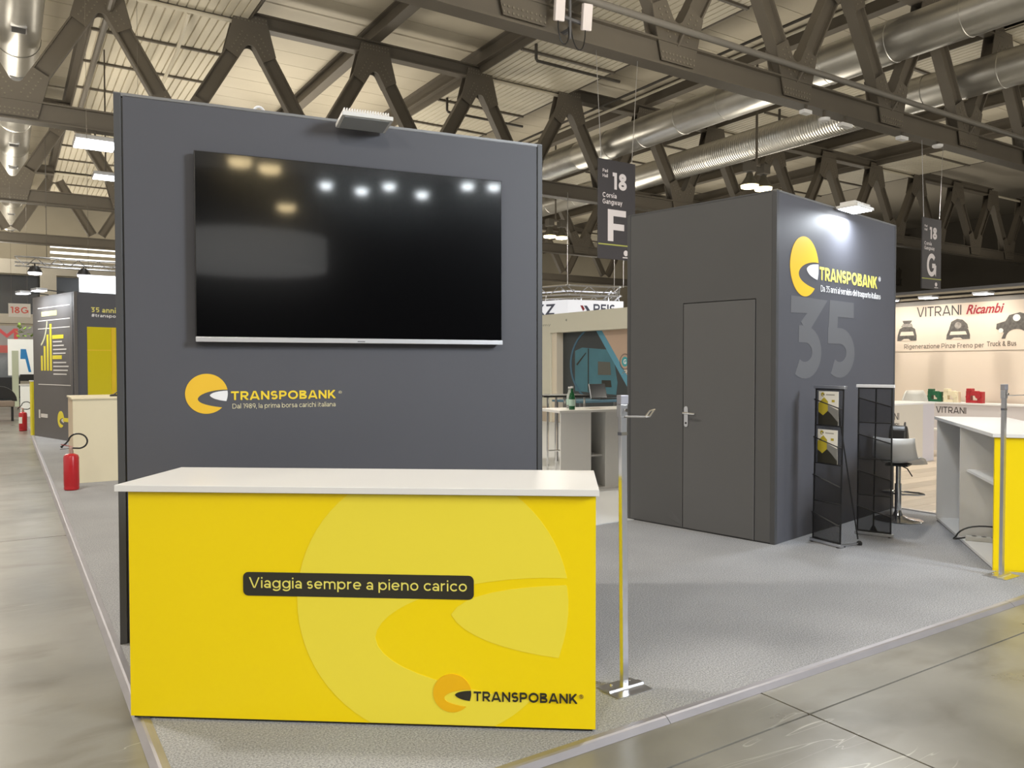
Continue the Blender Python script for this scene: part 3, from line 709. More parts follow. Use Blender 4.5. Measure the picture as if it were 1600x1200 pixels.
# door face: at local x = 0, y from 0 to 1.583
MB().box(.0, .05, .04, .186-.003, .012, 2.99).build('door_side_panel', ANTHD, B)
MB().box(.0, .05, .925+.003, 1.55, .012, 2.99).build('door_side_panel', ANTHD, B)
MB().box(.0, .05, .183, .928, 2.1, 2.99).build('door_head_panel', ANTHD, B)
MB().box(.02, .05, .17, .94, 0, 2.12).build('door_reveal', BLACK, B)
MB().box(-.004, .04, 1.545, 1.583, 0, 3.0).build('corner_post', PROF, B, bevel=.003)
MB().box(.0, .05, .04, 1.56, 2.985, 3.003).build('top_profile', PROF, B)
MB().box(.004, .05, .03, 1.56, .0, .012).build('plinth', BLACK, B)
dr = MB().box(-.001, .04, .190, .921, .012, 2.092).build('door', mat('door_leaf', (.097, .097, .100), .55, var=.05, vscale=2), B, bevel=.002)
MB().box(-.006, .0, .190, .196, .012, 2.09).build('door_edge', mat('edge_light', (.13, .13, .135), .5), B)
# crease in the fabric by the door
b = MB(); b.add([(0, .925, .01), (0, 1.1, .10), (-.006, 1.0, .055), (0, 1.06, .16), (0, .93, .05)], [(0, 1, 2), (2, 1, 3), (2, 3, 4), (0, 2, 4)]); b.build('fabric_crease', ANTHD, B)
hn = MB().prism(arc(.887, 1.125, .021, 0, 180, 8)+arc(.887, .975, .021, 180, 360, 8), -.009, .0, 'yz').build('handle_plate', ALU, B)
MB().tube([(-.005, .887, 1.085), (-.05, .887, 1.085), (-.055, .87, 1.085), (-.055, .76, 1.08)], [.011, .011, .011, .008], 10).build('lever', CHROME, hn, smooth=True)
MB().tube([(-.012, .887, .99), (-.004, .887, .99)], .010, 10).build('key_cylinder', BLACK, hn)
emblem(B, .50, 2.398, .264, 0, LOGOY, WHP)
stext('TRANSPOBANK', B, .785, 2.04, 2.302, .119, 0, LTY, .21)
text('®', B, 2.08, 2.13, 2.38, 2.43, 0, WHP)
stext('Da 35 anni al servizio del trasporto italiano', B, .81, 2.13, 2.197, .058, 0, WHP, .11)
stext('3', B, .215, .84, 1.405, .725, 0, GREY35, .205, depth=.0015); stext('5', B, .90, 1.54, 1.405, .725, 0, GREY35, .205, depth=.0015)
flood(CO, CA, FX, True, 'glowing white floodlight on the top edge of the emblem cabin wall', w_=.36, d_=.20, tilt=-.03, y=-.13, z=2.985)
_p = CO + Matrix.Rotation(facing(CA), 3, 'Z') @ Vector((FX, -.14, 2.945))
area('cabin_flood', _p, 26, .26, COOL, (math.cos(CA)*.15, -math.sin(CA)*.15, -1), .22)

# ================================================================== COUNTERS
def counter_top(T, L, D, oh):
    MB().box(-oh[0], L+oh[1], -oh[2], D+oh[3], .99, 1.018).build('worktop', WHT, T, bevel=.002)
KO = Vector((-1.6522, 3.3664, 0)); KA = PI/2+.067
K = thing('reception_counter', 'bright yellow front counter with white worktop and big pale emblem', 'counter', KO, facing(KA))
MB().box(0, 2.003, 0, .014, .012, .985).build('front_panel', YEL, K)
MB().box(.0, 2.003, -.002, .016, .985, .991).build('top_rail', PROF, K)
for x0, x1 in ((0, .018), (1.985, 2.003)): MB().box(x0, x1, .014, .54, .01, .99).build('side_panel', YEL, K)
MB().box(.018, 1.985, .02, .54, .01, .03).build('base_board', WHT, K)
MB().box(.99, 1.01, .02, .54, .03, .99).build('divider', WHT, K)
for x0, x1 in ((.018, .99), (1.01, 1.985)): MB().box(x0, x1, .02, .45, .62, .64).build('shelf', WHT, K)
MB().box(.01, 1.99, .01, .53, 0, .012).build('kick_plinth', BLACK, K)
counter_top(K, 2.003, .54, (.045, .012, .030, .02))
emblem(K, 1.318, .528, .578, 0, YELP, YELP, .014, .984, d=.0015, names=('pale_emblem_disc', 'pale_emblem_bullet'))
MB().prism(rrect(.505, 1.495, .546, .647, .022), -.003, .001).build('slogan_plate', BLK, K)
stext('Viaggia sempre a pieno carico', K, .532, 1.466, .5805, .044, -.003, mat('slogan_letters', (.80, .72, .14), .4), .125, depth=.0012)
b_, u_ = emblem_polys(1.403, .149, .081)
MB().prism(b_, -.0035, .001).build('emblem_disc', YELO, K); MB().prism(u_, -.004, .001).build('emblem_bullet', BLK, K)
stext('TRANSPOBANK', K, 1.494, 1.926, .119, .040, -.001, BLK, .19, depth=.003)
text('®', K, 1.935, 1.953, .14, .158, -.001, mat('print_olive', (.35, .25, .03), .5))

RO = Vector((3.571, 5.798, 0)); RA = math.radians(17.6)
Q = thing('bar_counter', 'white open-backed counter with yellow end panel at the carpet edge', 'counter', RO, facing(RA))
# local x along the open face; local y points to the viewer's left (open side), body on negative y
MB().box(0, .018, -.60, 0, .0, .99).build('end_panel', YEL, Q)
MB().box(-.004, .0, -.60, 0, .012, .985).build('yellow_print_sheet', YEL, Q)
MB().box(1.976, 1.994, -.58, 0, .02, .99).build('far_panel', WHT, Q)
MB().box(1.09, 1.11, -.57, -.01, .03, .99).build('divider', WHT, Q)
MB().box(.018, 1.976, -.59, -.005, .008, .03).build('base_board', WHT, Q)
MB().box(.018, 1.976, -.59, -.572, .03, .99).build('back_panel', WHT, Q)
MB().box(.018, 1.09, -.57, -.06, .60, .62).build('shelf', WHT, Q)
MB().box(1.11, 1.976, -.57, -.30, .60, .62).build('shelf', WHT, Q)
MB().box(.02, 1.99, -.58, -.01, 0, .008).build('kick_plinth', BLACK, Q)
MB().box(-.025, 2.03, -.615, .02, .992, 1.02).build('worktop', WHT, Q, bevel=.002)
PS = thing('power_strip', 'grey power strip lying on the base board inside the white counter', 'socket', RO + Matrix.Rotation(facing(RA), 3, 'Z') @ Vector((.90, -.19, .03)), facing(RA)+1.35)
MB().box(-.17, .17, -.03, .03, 0, .04).build('strip_body', mat('strip_grey', (.5, .49, .46), .5), PS, bevel=.006)
for i in range(4): MB().lathe([(.02, .04), (.02, .0412)], 10, -.11+i*.072, 0).build('socket_hole', BLACK, PS)
c = MB().tube([Vector(p) for p in bez((.17, 0, .02), (.25, .0, .0), (.28, .06, .0), (.24, .10, .04), 8)+bez((.24, .10, .04), (.20, .12, .16), (.0, .1, .18), (-.28, .05, .10), 12)[1:]], .007, 6).build('cable', BLACK, PS)

# ================================================================== BARRIER POSTS
def post(s0, n0, label, hook, lean=0):
    T = thing('barrier_post', label, 'post', hall(s0, n0, 0), RZ)
    b = MB()
    prof = [(-.115, .0), (-.115, .004), (-.03, .006), (-.024, .016), (.024, .016), (.03, .006), (.115, .004), (.115, 0)]
    b.prism(prof, -.08, .08, 'yz') if False else None
    vs = [(x, y, z) for x in (-.105, .105) for y, z in [(q*.7, z) for q, z in prof]]; n = len(prof)
    b.add(vs, [tuple(range(n)), tuple(range(2*n-1, n-1, -1))]+[(i, i+n, (i+1) % n+n, (i+1) % n) for i in range(n)])
    b.build('base_plate', ALU, T)
    for x in (-.055, .055): MB().lathe([(.008, .014), (.008, .021), (.004, .024)], 10, x, .03).build('screw', CHROME, T)
    sh = Matrix.Identity(4); sh[0][2] = lean
    MB().box(-.017, .017, -.012, .012, .012, 1.37, sh).build('pole', ALU, T, bevel=.002)
    MB().box(-.018, .018, -.0135, .0135, 1.20, 1.215, sh).build('collar', CHROME, T)
    x1 = lean*1.36
    MB().box(x1-.022, x1+.025, -.016, .016, 1.345, 1.388).build('cap', mat('dull_aluminium', (.36, .355, .39), .45), T, bevel=.003)
    MB().box(x1-.022, x1+.02, -.016, .016, 1.285, 1.345).build('clamp', ALU, T, bevel=.003)
    MB().lathe([(.008, 0), (.008, .01)], 10).build('knob', CHROME, T, loc=(x1, -.02, 1.318)).rotation_euler = (PI/2, 0, 0)
    if hook:
        h = MB().tube([(x1, -.015, 1.288), (x1+.13, -.015, 1.282)], .0055, 6).build('hook_arm', ALU, T)
        a = Vector((x1+.13, -.015, 1.282))
        MB().tube([a, a+Vector((.018, -.01, .028)), a+Vector((.05, -.01, .034)), a+Vector((.034, .005, .002)), a], .0045, 6).build('hook_loop', CHROME, h)
    else:
        MB().tube([(x1+.02, 0, 1.305), (x1+.9, -.03, 1.30)], .004, 6).build('cord', ALU, T)
post(2.436, 2.80, 'slim aluminium barrier post with a hook arm beside the front counter', True, -.012)
post(6.035, 2.825, 'slim aluminium barrier post standing before the yellow counter end', False, .002)

# ================================================================== BROCHURE RACKS
def rack(p0, p1, label, lean, strut):
    p0 = Vector((*p0, 0)); p1 = Vector((*p1, 0)); d = p1-p0; az = math.atan2(d.x, d.y); wd = d.length
    T = thing('brochure_rack', label, 'rack', p0, facing(az))
    sh = Matrix.Identity(4); sh[1][2] = lean
    MB().box(-.008, wd+.008, -.02, .02, .004, .03).build('bottom_bar', ALU, T, bevel=.003)
    for x in (.01, wd-.03): MB().box(x, x+.02, -.03, .06, 0, .006).build('foot', BLACK, T)
    MB().box(-.006, wd+.006, -.012, .016, 1.325, 1.352, sh).build('top_bar', ALU if strut else WHP, T, bevel=.003)
    for x in (.008, wd-.021): MB().box(x, x+.013, -.003, .003, .03, 1.325, sh).build('net_border', BLACK, T)
    for z in (.03, 1.313): MB().box(.012, wd-.012, -.003, .003, z, z+.014, sh).build('net_border', BLACK, T)
    bk = MB(); bk.box(.016, wd-.016, .002, .003, .04, 1.32, sh).build('back_net', NETM, T)
    for i in range(4):
        zb = .036+i*.325; zl = zb+.222; zr = zb+.145
        vs = [(.014, -.004, zb), (wd-.014, -.004, zb), (wd-.014, -.016, zr), (.014, -.02, zl)]
        vs = [sh @ Vector(v) for v in vs]
        pk = MB().quad(*vs).build('pocket', NETM, T)
        MB().tube([vs[3], vs[2]], .0058, 6).build('pocket_rim', BLACK, pk)
        MB().tube([vs[0]+Vector((0, -.002, 0)), vs[1]+Vector((0, -.002, 0))], .0058, 6).build('pocket_seam', BLACK, pk)
        for a_, b_ in ((0, 3), (1, 2)):
            q = Vector((vs[a_].x, .002+lean*vs[b_].z, vs[b_].z)); MB().add([vs[a_], vs[b_], q], [(0, 1, 2)]).build('pocket_gusset', NETM, pk)
    # rear pole and its foot
    if strut:
        MB().tube([(wd*.75, .012+lean*1.0, 1.18), (wd*.93, .22, .05)], .006, 8).build('strut', BLACK, T)
        MB().bar((wd*.9, .0, .015), (wd*.94, .235, .015), .014, .01).build('strut_foot', ALU, T)
        MB().lathe([(.022, 0), (.024, .02), (.012, .035)], 12, wd*.94, .235).build('strut_knob', BLACK, T)
    else:
        MB().tube([(wd*.52, .015, 1.32), (wd*.42, .10, .06)], .007, 8).build('strut', BLACK, T)
        MB().lathe([(.03, 0), (.032, .03), (.012, .07)], 12, wd*.42, .10).build('strut_knob', BLACK, T)
    return T, az, wd
T1, az1, w1 = rack((2.604, 6.793), (2.744, 6.508), 'black net brochure rack holding two brochures before the emblem wall', .02, True)
T2, az2, w2 = rack((3.112, 7.080), (3.357, 6.898), 'empty black net brochure rack with white top bar beside the bar stool', .004, False)
def brochure(zb, label):
    o = Vector((2.604, 6.793, 0)) + Matrix.Rotation(facing(az1), 3, 'Z') @ Vector((.06, -.012+.02*zb, zb))
    T = thing('brochure', label, 'brochure', o, facing(az1), 'brochures in the black net rack'); T.rotation_euler[0] = .0
    MB().box(0, .205, -.004, .004, 0, .285).build('cover', CARD, T)
    MB().prism([(0, .0), (.205, .0), (.205, .03), (.14, .09), (.10, .12), (.05, .08), (0, .11)], -.0055, 0).build('dark_print', BLK, T)
    MB().prism([(.0, .11), (.05, .08), (.10, .12), (.10, .20), (.06, .235), (.02, .20), (0, .18)], -.0052, 0).build('gold_print', mat('print_gold', (.42, .34, .02), .5), T)
    MB().prism([(.10, .12), (.14, .09), (.205, .03), (.205, .13), (.10, .17)], -.0051, 0).build('grey_print', mat('print_midgrey', (.2, .2, .19), .5), T)
    emblem(T, .045, .258, .018, -.004, mat('print_gold', (.42, .34, .02), .5), BLK, d=.002)
    MB().box(.08, .17, -.0055, 0, .252, .262).build('title_print', mat('print_title', (.35, .34, .3), .5), T)
    MB().box(.14, .17, -.0055, 0, .195, .215).build('stamp_print', MATS['print_gold'], T)
brochure(1.018, 'white and gold brochure in the topmost pocket of the black rack')
brochure(.693, 'white and gold brochure in the second pocket down of the rack')

# ================================================================== BAR STOOL
T = thing('bar_stool', 'white shell bar stool on a chrome column behind the empty rack', 'stool', (3.80, 7.70, 0), math.radians(52))
MB().lathe([(.225, 0), (.225, .006), (.21, .014), (.10, .028), (.045, .05), (.032, .09), (.03, .12)], 40).build('base', mat('base_chrome', (.42, .43, .45), .15, 1), T, smooth=True)
MB().lathe([(.032, .10), (.032, .36), (.024, .362), (.024, .55)], 20).build('column', CHROME, T, smooth=True)
MB().tube([(.03, .0, .25), (.10, -.16, .25), (.16, -.20, .25), (.23, -.14, .25), (.25, 0, .25), (.23, .14, .25), (.16, .20, .25), (.10, .16, .25), (.03, 0, .25)], .010, 8).build('footrest', CHROME, T, smooth=True)
MB().tube([(.02, -.02, .535), (.10, -.06, .50), (.17, -.09, .42)], .006, 6).build('gas_lever', BLACK, T)
MB().box(-.1, .1, -.1, .1, .54, .56).build('seat_plate', BLACK, T, bevel=.004)
g = MB(); NU, NV = 14, 12; vs = []
for i in range(NU+1):
    u = i/NU                                    # 0 front lip ... 1 back top
    for j in range(NV+1):
        v = -1+2*j/NV
        if u < .55:
            x = .24-.44*u/.55*.95; z = .575+.03*(1-u/.55)**3*-1+.02*v*v
            if u < .12: z -= (.12-u)*.22
            hw = .215
        else:
            t = (u-.55)/.45; x = -.178-.07*math.sin(t*PI/2); z = .58+.23*t*t+.01; hw = .215-.03*t
        y = v*hw; x += .05*v*v*(1 if u > .4 else 0)*(1-abs(u-.7)); z += .07*v*v*max(0, .6-abs(u-.55))
        vs.append((x, y, z))
g.add(vs, [(i*(NV+1)+j, i*(NV+1)+j+1, (i+1)*(NV+1)+j+1, (i+1)*(NV+1)+j) for i in range(NU) for j in range(NV)])
st = g.build('seat_shell', mat('stool_white', (.72, .72, .71), .3), T, smooth=True)
m_ = st.modifiers.new('thick', 'SOLIDIFY'); m_.thickness = .014
BG = thing('black_bag', 'black bag lying on the white bar stool seat, peeking over its back', 'bag', (3.83, 7.74, .59), math.radians(52))
BM = MB(); BM.prism([(-.17, .0), (.12, .0), (.14, .05), (.06, .16), (-.02, .32), (-.07, .35), (-.11, .30)], -.08, .08); BM.build('bag_body', mat('bag_leather', (.015, .013, .012), .35), BG, bevel=.02)
MB().tube([(-.06, -.05, .33), (-.02, -.05, .37), (.02, -.04, .28)], .008, 6).build('strap', MATS['bag_leather'], BG)

# ================================================================== CREAM PARTS STAND (right, behind)
VW = hall(14.5, 0, 0); VA = math.radians(-32.83)+PI
CRM = mat('cream_wall_print', (.72, .61, .50), .6, var=.04, vscale=.8)
V = thing('stand_wall', 'cream stand wall printed with brake calipers and red and black lettering', 'wall', VW, facing(VA))
MB().box(-9.1, -5.6, 0, .06, 0, 2.72).build('wall_panel', CRM, V)
MB().box(-9.1, -5.6, -.004, .002, 2.64, 2.72).build('lamp_gradient_band', mat('gradient_grey', (.30, .28, .26), .6), V)  # flat grey strip painted for the lamps' gradient along the wall top
MB().box(-9.1, -5.6, -.006, .0, 1.775, 1.783).build('panel_seam', mat('seam_brown', (.3, .25, .2), .6), V)
for z in (2.74, 2.82): MB().box(-9.2, -5.5, -.12, -.05, z, z+.035).build('light_rail', mat('rail_bronze', (.22, .19, .14), .45, .4), V)
stext('VITRANI', V, -8.344, -7.528, 2.43, .18, -.003, mat('letter_dark', (.06, .05, .05), .5), .125)
text('Ricambi', V, -7.44, -6.80, 2.43, 2.60, -.003, mat('letter_red', (.36, .025, .035), .5), bold=.02, shear=.35)
stext('Rigenerazione Pinze Freno per', V, -8.59, -7.13, 1.832, .088, 0, mat('letter_brown', (.20, .16, .13), .5), .15)
stext('Truck & Bus', V, -7.08, -6.602, 1.85, .088, 0, mat('letter_brown', (.20, .16, .13), .5), .19)
CAL = mat('caliper_print', (.105, .095, .085), .6, var=.85, vscale=22); CAL2 = mat('caliper_print_light', (.30, .27, .24), .6, var=.8, vscale=22)
def caliper_a(cx, cz, w_, h_):
    MB().prism([(cx-w_*.5, cz), (cx-w_*.48, cz+h_*.28), (cx-w_*.38, cz+h_*.62), (cx-w_*.2, cz+h_*.72), (cx+w_*.25, cz+h_*.72), (cx+w_*.42, cz+h_*.6), (cx+w_*.5, cz+h_*.25), (cx+w_*.5, cz)], -.004, 0).build('caliper_print', CAL, V)
    MB().prism([(cx-w_*.36, cz+h_*.27), (cx-w_*.3, cz+h_*.47), (cx+w_*.32, cz+h_*.47), (cx+w_*.38, cz+h_*.27)], -.006, 0).build('caliper_opening', CRM, V)
    MB().prism([(cx-w_*.3, cz+.0), (cx-w_*.15, cz+h_*.1), (cx+w_*.1, cz+h_*.1), (cx+w_*.2, cz)], -.006, 0).build('caliper_opening', CRM, V)
caliper_a(-8.54, 1.985, .38, .37)
MB().prism([(-8.66, 2.25), (-8.62, 2.31), (-8.45, 2.31), (-8.42, 2.25)], -.006, 0).build('caliper_print', CAL2, V)
MB().prism([(-8.60, 2.31), (-8.63, 2.37), (-8.44, 2.37), (-8.48, 2.31)], -.005, 0).build('caliper_print', CAL, V)
caliper_a(-7.58, 1.99, .42, .30)
MB().prism([(-7.74, 2.18), (-7.70, 2.31), (-7.60, 2.36), (-7.50, 2.34), (-7.42, 2.26), (-7.40, 2.18)], -.005, 0).build('caliper_print', CAL, V)
MB().prism(arc(-7.58, 2.24, .06, 0, 350, 12), -.007, 0).build('caliper_print', CAL2, V)
b = [(-6.92, 2.24), (-6.93, 2.15), (-6.80, 2.08), (-6.84, 1.98), (-6.78, 1.98)] + [(-6.60+.17*math.cos(math.radians(a)), 2.0+.14*math.sin(math.radians(a))) for a in range(165, 10, -15)] + [(-6.40, 1.98), (-6.33, 1.98), (-6.30, 2.12), (-6.25, 2.25), (-6.38, 2.36), (-6.55, 2.42), (-6.72, 2.38), (-6.78, 2.28)]
MB().prism(b, -.005, 0).build('caliper_print', CAL, V)
MB().prism(arc(-6.60, 2.33, .06, 0, 350, 12), -.007, 0).build('caliper_print', CARD, V); MB().prism(arc(-6.85, 2.12, .04, 0, 350, 12), -.007, 0).build('caliper_print', CARD, V)
RV = Matrix.Rotation(facing(VA), 3, 'Z')
for x, lab in ((-8.62, 'glowing white spotlight over the first caliper picture beside the cabin'), (-7.88, 'glowing white spotlight over the word in black capitals'), (-6.93, 'glowing white spotlight above the red lettering')):
    L = thing('wall_spotlight', lab, 'lamp', VW + RV @ Vector((x, -.45, 2.74)), facing(VA), 'spotlights over the cream wall')
    MB().box(-.13, .13, -.12, .12, -.005, .03).build('housing', ALU, L, bevel=.005); MB().box(-.115, .115, -.105, .105, -.015, -.004).build('lens', LAMPW, L)
    MB().bar((0, .1, .02), (0, .40, .04), .03, .02).build('arm', BLACK, L)
    area('wall_spot', VW + RV @ Vector((x, -.45, 2.70)), 3.6, .22, (1, .90, .76), RV @ Vector((0, .35, -1)), .2)
# display ledge with calipers
LD = thing('display_plinth', 'low white plinth marked VITRANI below the coloured calipers', 'plinth', (7.53, 14.0, 0), facing(VA))
MB().box(-.15, 1.6, 0, .42, 0, .84).build('plinth_body', mat('plinth_white', (.62, .58, .58), .5), LD); MB().box(-.17, 1.62, -.02, .44, .84, .865).build('plinth_top', WHT, LD)
stext('VITRANI', LD, .04, .56, .68, .11, 0, mat('letter_dark', (.06, .05, .05), .5))
def caliper(x, label, m, s=1):
    o = Vector((7.53, 14.0, .865)) + RV @ Vector((x, .18, 0))
    T = thing('brake_caliper', label, 'caliper', o, facing(VA), 'brake calipers on the white plinth'); T.scale = (s, s, s)
    b = MB(); R_ = [(-.11, .0), (.11, .0), (.13, .04), (.12, .17), (.07, .19), (-.06, .20), (-.12, .17), (-.13, .05)]
    H_ = [(-.06, .045), (.05, .045), (.05, .12), (-.06, .12)]
    # body ring
    for (x0, x1, z0, z1) in ((-.13, -.06, 0, .2), (.05, .13, 0, .19), (-.06, .05, 0, .045), (-.06, .05, .12, .2)): b.box(x0, x1, -.05, .05, z0, z1)
    b.build('body', m, T, bevel=.008)
    MB().box(-.12, -.04, -.06, .06, .19, .24).build('bridge', m, T, bevel=.01)
    MB().tube([(.07, -.07, .12), (.07, .07, .12)], .045, 12).build('cylinder', m, T, smooth=True)
    MB().tube([(-.1, -.06, .10), (-.1, .06, .10)], .03, 10).build('guide_pin', m, T, smooth=True)
caliper(-.07, 'dark green brake caliper at the left end of the white plinth', mat('caliper_green', (.01, .10, .04), .3), .95)
caliper(.22, 'pale cream brake caliper between the green and red ones', mat('caliper_cream', (.72, .64, .45), .3), 1)
caliper(.62, 'red brake caliper at the right of the white plinth', mat('caliper_red', (.40, .02, .025), .3), 1.05)
# white block counter reading ..NI
NC = thing('block_counter', 'white block counter with lettering ending NI behind the bar stool', 'counter', hall(12.12, 6.87, 0), RZ)
CL_ = mat('counter_cream', (.60, .55, .47), .5)
MB().box(-.02, .3, -.02, .0, 0, .93).build('end_panel', mat('panel_white', (.56, .53, .56), .4), NC)
MB().box(-1.3, -.02, -.02, .0, 0, .91).build('front_panel', CL_, NC); MB().box(-1.3, .28, 0, .6, 0, .9).build('body', CL_, NC)
MB().box(-1.32, .3, -.03, .62, .91, .935).build('worktop', WHT, NC)
stext('VITRANI', NC, -1.27, -.68, .69, .105, -.02, mat('letter_dark', (.06, .05, .05), .5), .12)
stext('RICAMBI', NC, -1.17, -.68, .57, .07, -.02, mat('letter_dark', (.06, .05, .05), .5), .12)
# white chair behind the block counter
CHR = thing('visitor_chair', 'white rounded chair back showing over the white block counter', 'chair', (6.92, 13.45, 0), math.radians(10))
b = MB(); vs = []
for i in range(9):
    z = .45+.64*i/8
    for j in range(13):
        a = -1+2*j/12; hw = .26*(1-.35*max(0, (i-5)/3)**2)
        vs.append((a*hw, .08*(1-a*a)+.03*i/8, z))
b.add(vs, [(i*13+j, i*13+j+1, (i+1)*13+j+1, (i+1)*13+j) for i in range(8) for j in range(12)])
o = b.build('backrest', mat('chair_white', (.6, .58, .52), .4), CHR, smooth=True); o.modifiers.new('t', 'SOLIDIFY').thickness = .02
MB().box(-.25, .25, -.42, .08, .43, .46).build('seat', MATS['chair_white'], CHR, bevel=.01)
for x in (-.2, .2):
    for y in (-.36, .05): MB().tube([(x, y, .43), (x*1.15, y*1.1, 0)], .012, 6).build('leg', CHROME, CHR)

# ================================================================== PALE STAND IN THE MIDDLE
CW = hall(12.3, 0, 0)
PM = thing('portal_wall', 'pale cream stand portal framing a truck picture behind the barrier post', 'wall', CW, facing(VA))
PAL = mat('portal_cream', (.62, .60, .50), .55, var=.02)
MB().box(-19.5, -10.4, -.02, .3, 2.39, 2.885).build('header', PAL, PM)
MB().box(-19.5, -17.15, -.02, .3, 0, 2.39).build('pillar', PAL, PM); MB().box(-17.15, -16.93, .04, .3, 0, 2.39).build('pillar_return', mat('portal_ivory', (.70, .62, .50), .55), PM)
MB().box(-19.5, -17.15, -.035, -.02, 0, .42).build('wood_skirting', WOOD, PM)
stext('wallonomy', PM, -18.4, -17.12, 2.58, .06, -.02, mat('letter_grey', (.3, .3, .26), .5))
MB().tube([(-16.42, -.03, 2.70), (-16.42, -.019, 2.70)], .03, 10).build('sticker', mat('letter_grey', (.3, .3, .26), .5), PM)
pic = MB().box(-16.93, -10.4, .25, .3, .0, 2.39).build('picture_panel', mat('picture_dark', (.035, .042, .045), .45, var=.4, vscale=.9), PM)
SAND = mat('picture_sand', (.50, .36, .27), .5, var=.1, vscale=1)
def ppoly(pts, nm, m, d): MB().prism(pts, .25-d, .251).build(nm, m, PM)
ppoly([(-15.4, 2.39), (-10.4, 2.39), (-10.4, 1.22), (-14.30, 1.22)], 'sand_print', SAND, .004)
ppoly([(-15.52, 2.39), (-15.30, 2.39), (-14.02, .9), (-14.25, .9)], 'blue_stripe', BLUE, .008)
ppoly([(-14.25, .9), (-10.4, .9), (-10.4, 1.24), (-14.33, 1.24)], 'blue_stripe', mat('blue_deep', (.05, .17, .26), .5), .007)
b1 = arc(-15.2, 1.55, 1.05, 118, 232, 14, rx=1.42); b2 = arc(-15.2, 1.55, 1.01, 118, 232, 14, rx=1.35)
ppoly(b1+b2[::-1], 'blue_arc', mat('blue_dark', (.05, .13, .20), .5), .008)
TRK = mat('truck_blue', (.055, .17, .22), .5, var=.3, vscale=2)
ppoly([(-16.4, 1.9), (-16.1, 1.98), (-14.9, 1.9), (-14.7, 1.1), (-14.75, .8), (-16.4, .85)], 'truck_print', TRK, .003)
ppoly([(-16.35, 1.55), (-15.95, 1.85), (-15.93, 1.83), (-16.3, 1.52)], 'truck_print', BLK, .006)
ppoly([(-15.86, 1.95), (-15.82, 1.95), (-15.82, .85), (-15.86, .85)], 'truck_print', BLK, .006)
ppoly([(-15.45, 1.62), (-14.98, 1.6), (-14.94, 1.28), (-15.45, 1.28)], 'truck_window', mat('truck_glass', (.10, .10, .085), .4), .007)
ppoly([(-15.3, 1.15), (-14.95, 1.15), (-14.92, .98), (-15.3, .98)], 'truck_grille', BLK, .007)
for r, m, d in ((.20, mat('ring_brown', (.22, .16, .13), .5), .008), (.165, SAND, .010), (.12, mat('ring_teal', (.05, .34, .38), .5), .012)):
    ppoly(arc(-14.42, 1.61, r, 0, 345, 20), 'round_badge', m, d)
text('G', PM, -14.47, -14.37, 1.55, 1.67, .238, WHP, bold=.03)
stext('trans', PM, -14.17, -13.3, 1.53, .17, .25, mat('letter_maroon', (.20, .05, .06), .5), .17, depth=.008)
text('pallet', PM, -14.55, -13.6, 1.30, 1.45, .25, CARD, shear=.35, depth=.008)
# open backed white counter
CC = thing('reception_desk', 'white open-backed desk with a green bottle left of the dark cabin', 'counter', (.60, 9.38, 0), RZ-math.radians(8))
o_ = CC
MB().box(-.02, .38, 0, .02, 0.0, .955).build('end_panel', WHT, CC)
MB().box(.38, .40, 0, .55, .0, .955).build('divider', WHT, CC)
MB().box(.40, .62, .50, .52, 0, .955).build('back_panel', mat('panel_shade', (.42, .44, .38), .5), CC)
MB().box(.40, .62, .1, .5, .40, .42).build('shelf', WHT, CC)
MB().box(.62, .64, .02, .55, 0, .955).build('divider', WHT, CC)
MB().box(.64, 1.5, .02, .04, .0, .955).build('front_panel', WHT, CC)
MB().box(-.02, 1.5, .0, .55, 0, .03).build('base_board', WHT, CC)
MB().box(-.05, 1.55, -.03, .58, .955, .985).build('worktop', WHT, CC, bevel=.003)
MC = Matrix.Rotation(RZ-math.radians(8), 3, 'Z')
def onc(x, y, z=.985): return Vector((.60, 9.38, 0)) + MC @ Vector((x, y, z))
def bottle(p, label, m=GLASSG, sc=1):
    T = thing('bottle', label, 'bottle', p, 0, 'bottles on the white desk'); T.scale = (sc,)*3
    MB().lathe([(.036, 0), (.038, .02), (.038, .15), (.028, .19), (.015, .22), (.014, .265)], 18).build('glass_body', m, T, smooth=True)
    MB().lathe([(.039, .045), (.039, .125)], 18).build('paper_label', mat('bottle_label', (.45, .62, .55), .6), T, smooth=True)
    MB().lathe([(.017, .262), (.017, .285)], 12).build('cap', WHP, T, smooth=True)
bottle(onc(.20, .12), 'green glass water bottle with a pale label on the white desk')
bottle(onc(.33, .42), 'clear glass bottle just behind the green bottle', mat('clear_glass', (.7, .75, .72), .1, trans=.7), .95)
L = thing('leaflet', 'open leaflet lying flat on the white desk', 'leaflet', onc(.62, .25), RZ)
MB().box(-.15, .15, -.1, .1, 0, .003).build('paper', CARD, L); MB().box(-.13, .1, -.08, .08, .003, .0035).build('print', mat('print_midgrey2', (.3, .28, .25), .6), L)
LP = thing('laptop', 'dark open laptop on the rear table near the barrier post', 'laptop', (1.48, 12.6, .98), math.radians(35))
MB().box(-.17, .17, -.12, .12, 0, .018).build('keyboard_base', BLACK, LP, bevel=.003)
M = Matrix.Translation((0, .12, .01)) @ Matrix.Rotation(-.25, 4, 'X'); MB().box(-.17, .17, -.006, .006, 0, .24, M).build('lid', BLACK, LP, bevel=.003)
MB().box(-.16, .16, -.0075, -.0055, .01, .23, M).build('display', mat('laptop_screen', (.01, .012, .014), .15), LP); MB().box(-.175, -.168, -.0075, .007, 0, .243, M).build('lid_rim', ALU, LP)
TB = thing('bistro_table', 'blue-topped rear table under the laptop', 'table', (1.45, 12.6, 0), math.radians(35))
MB().box(-.75, .6, -.35, .35, .95, .98).build('table_top', mat('table_blue', (.06, .14, .2), .5), TB)
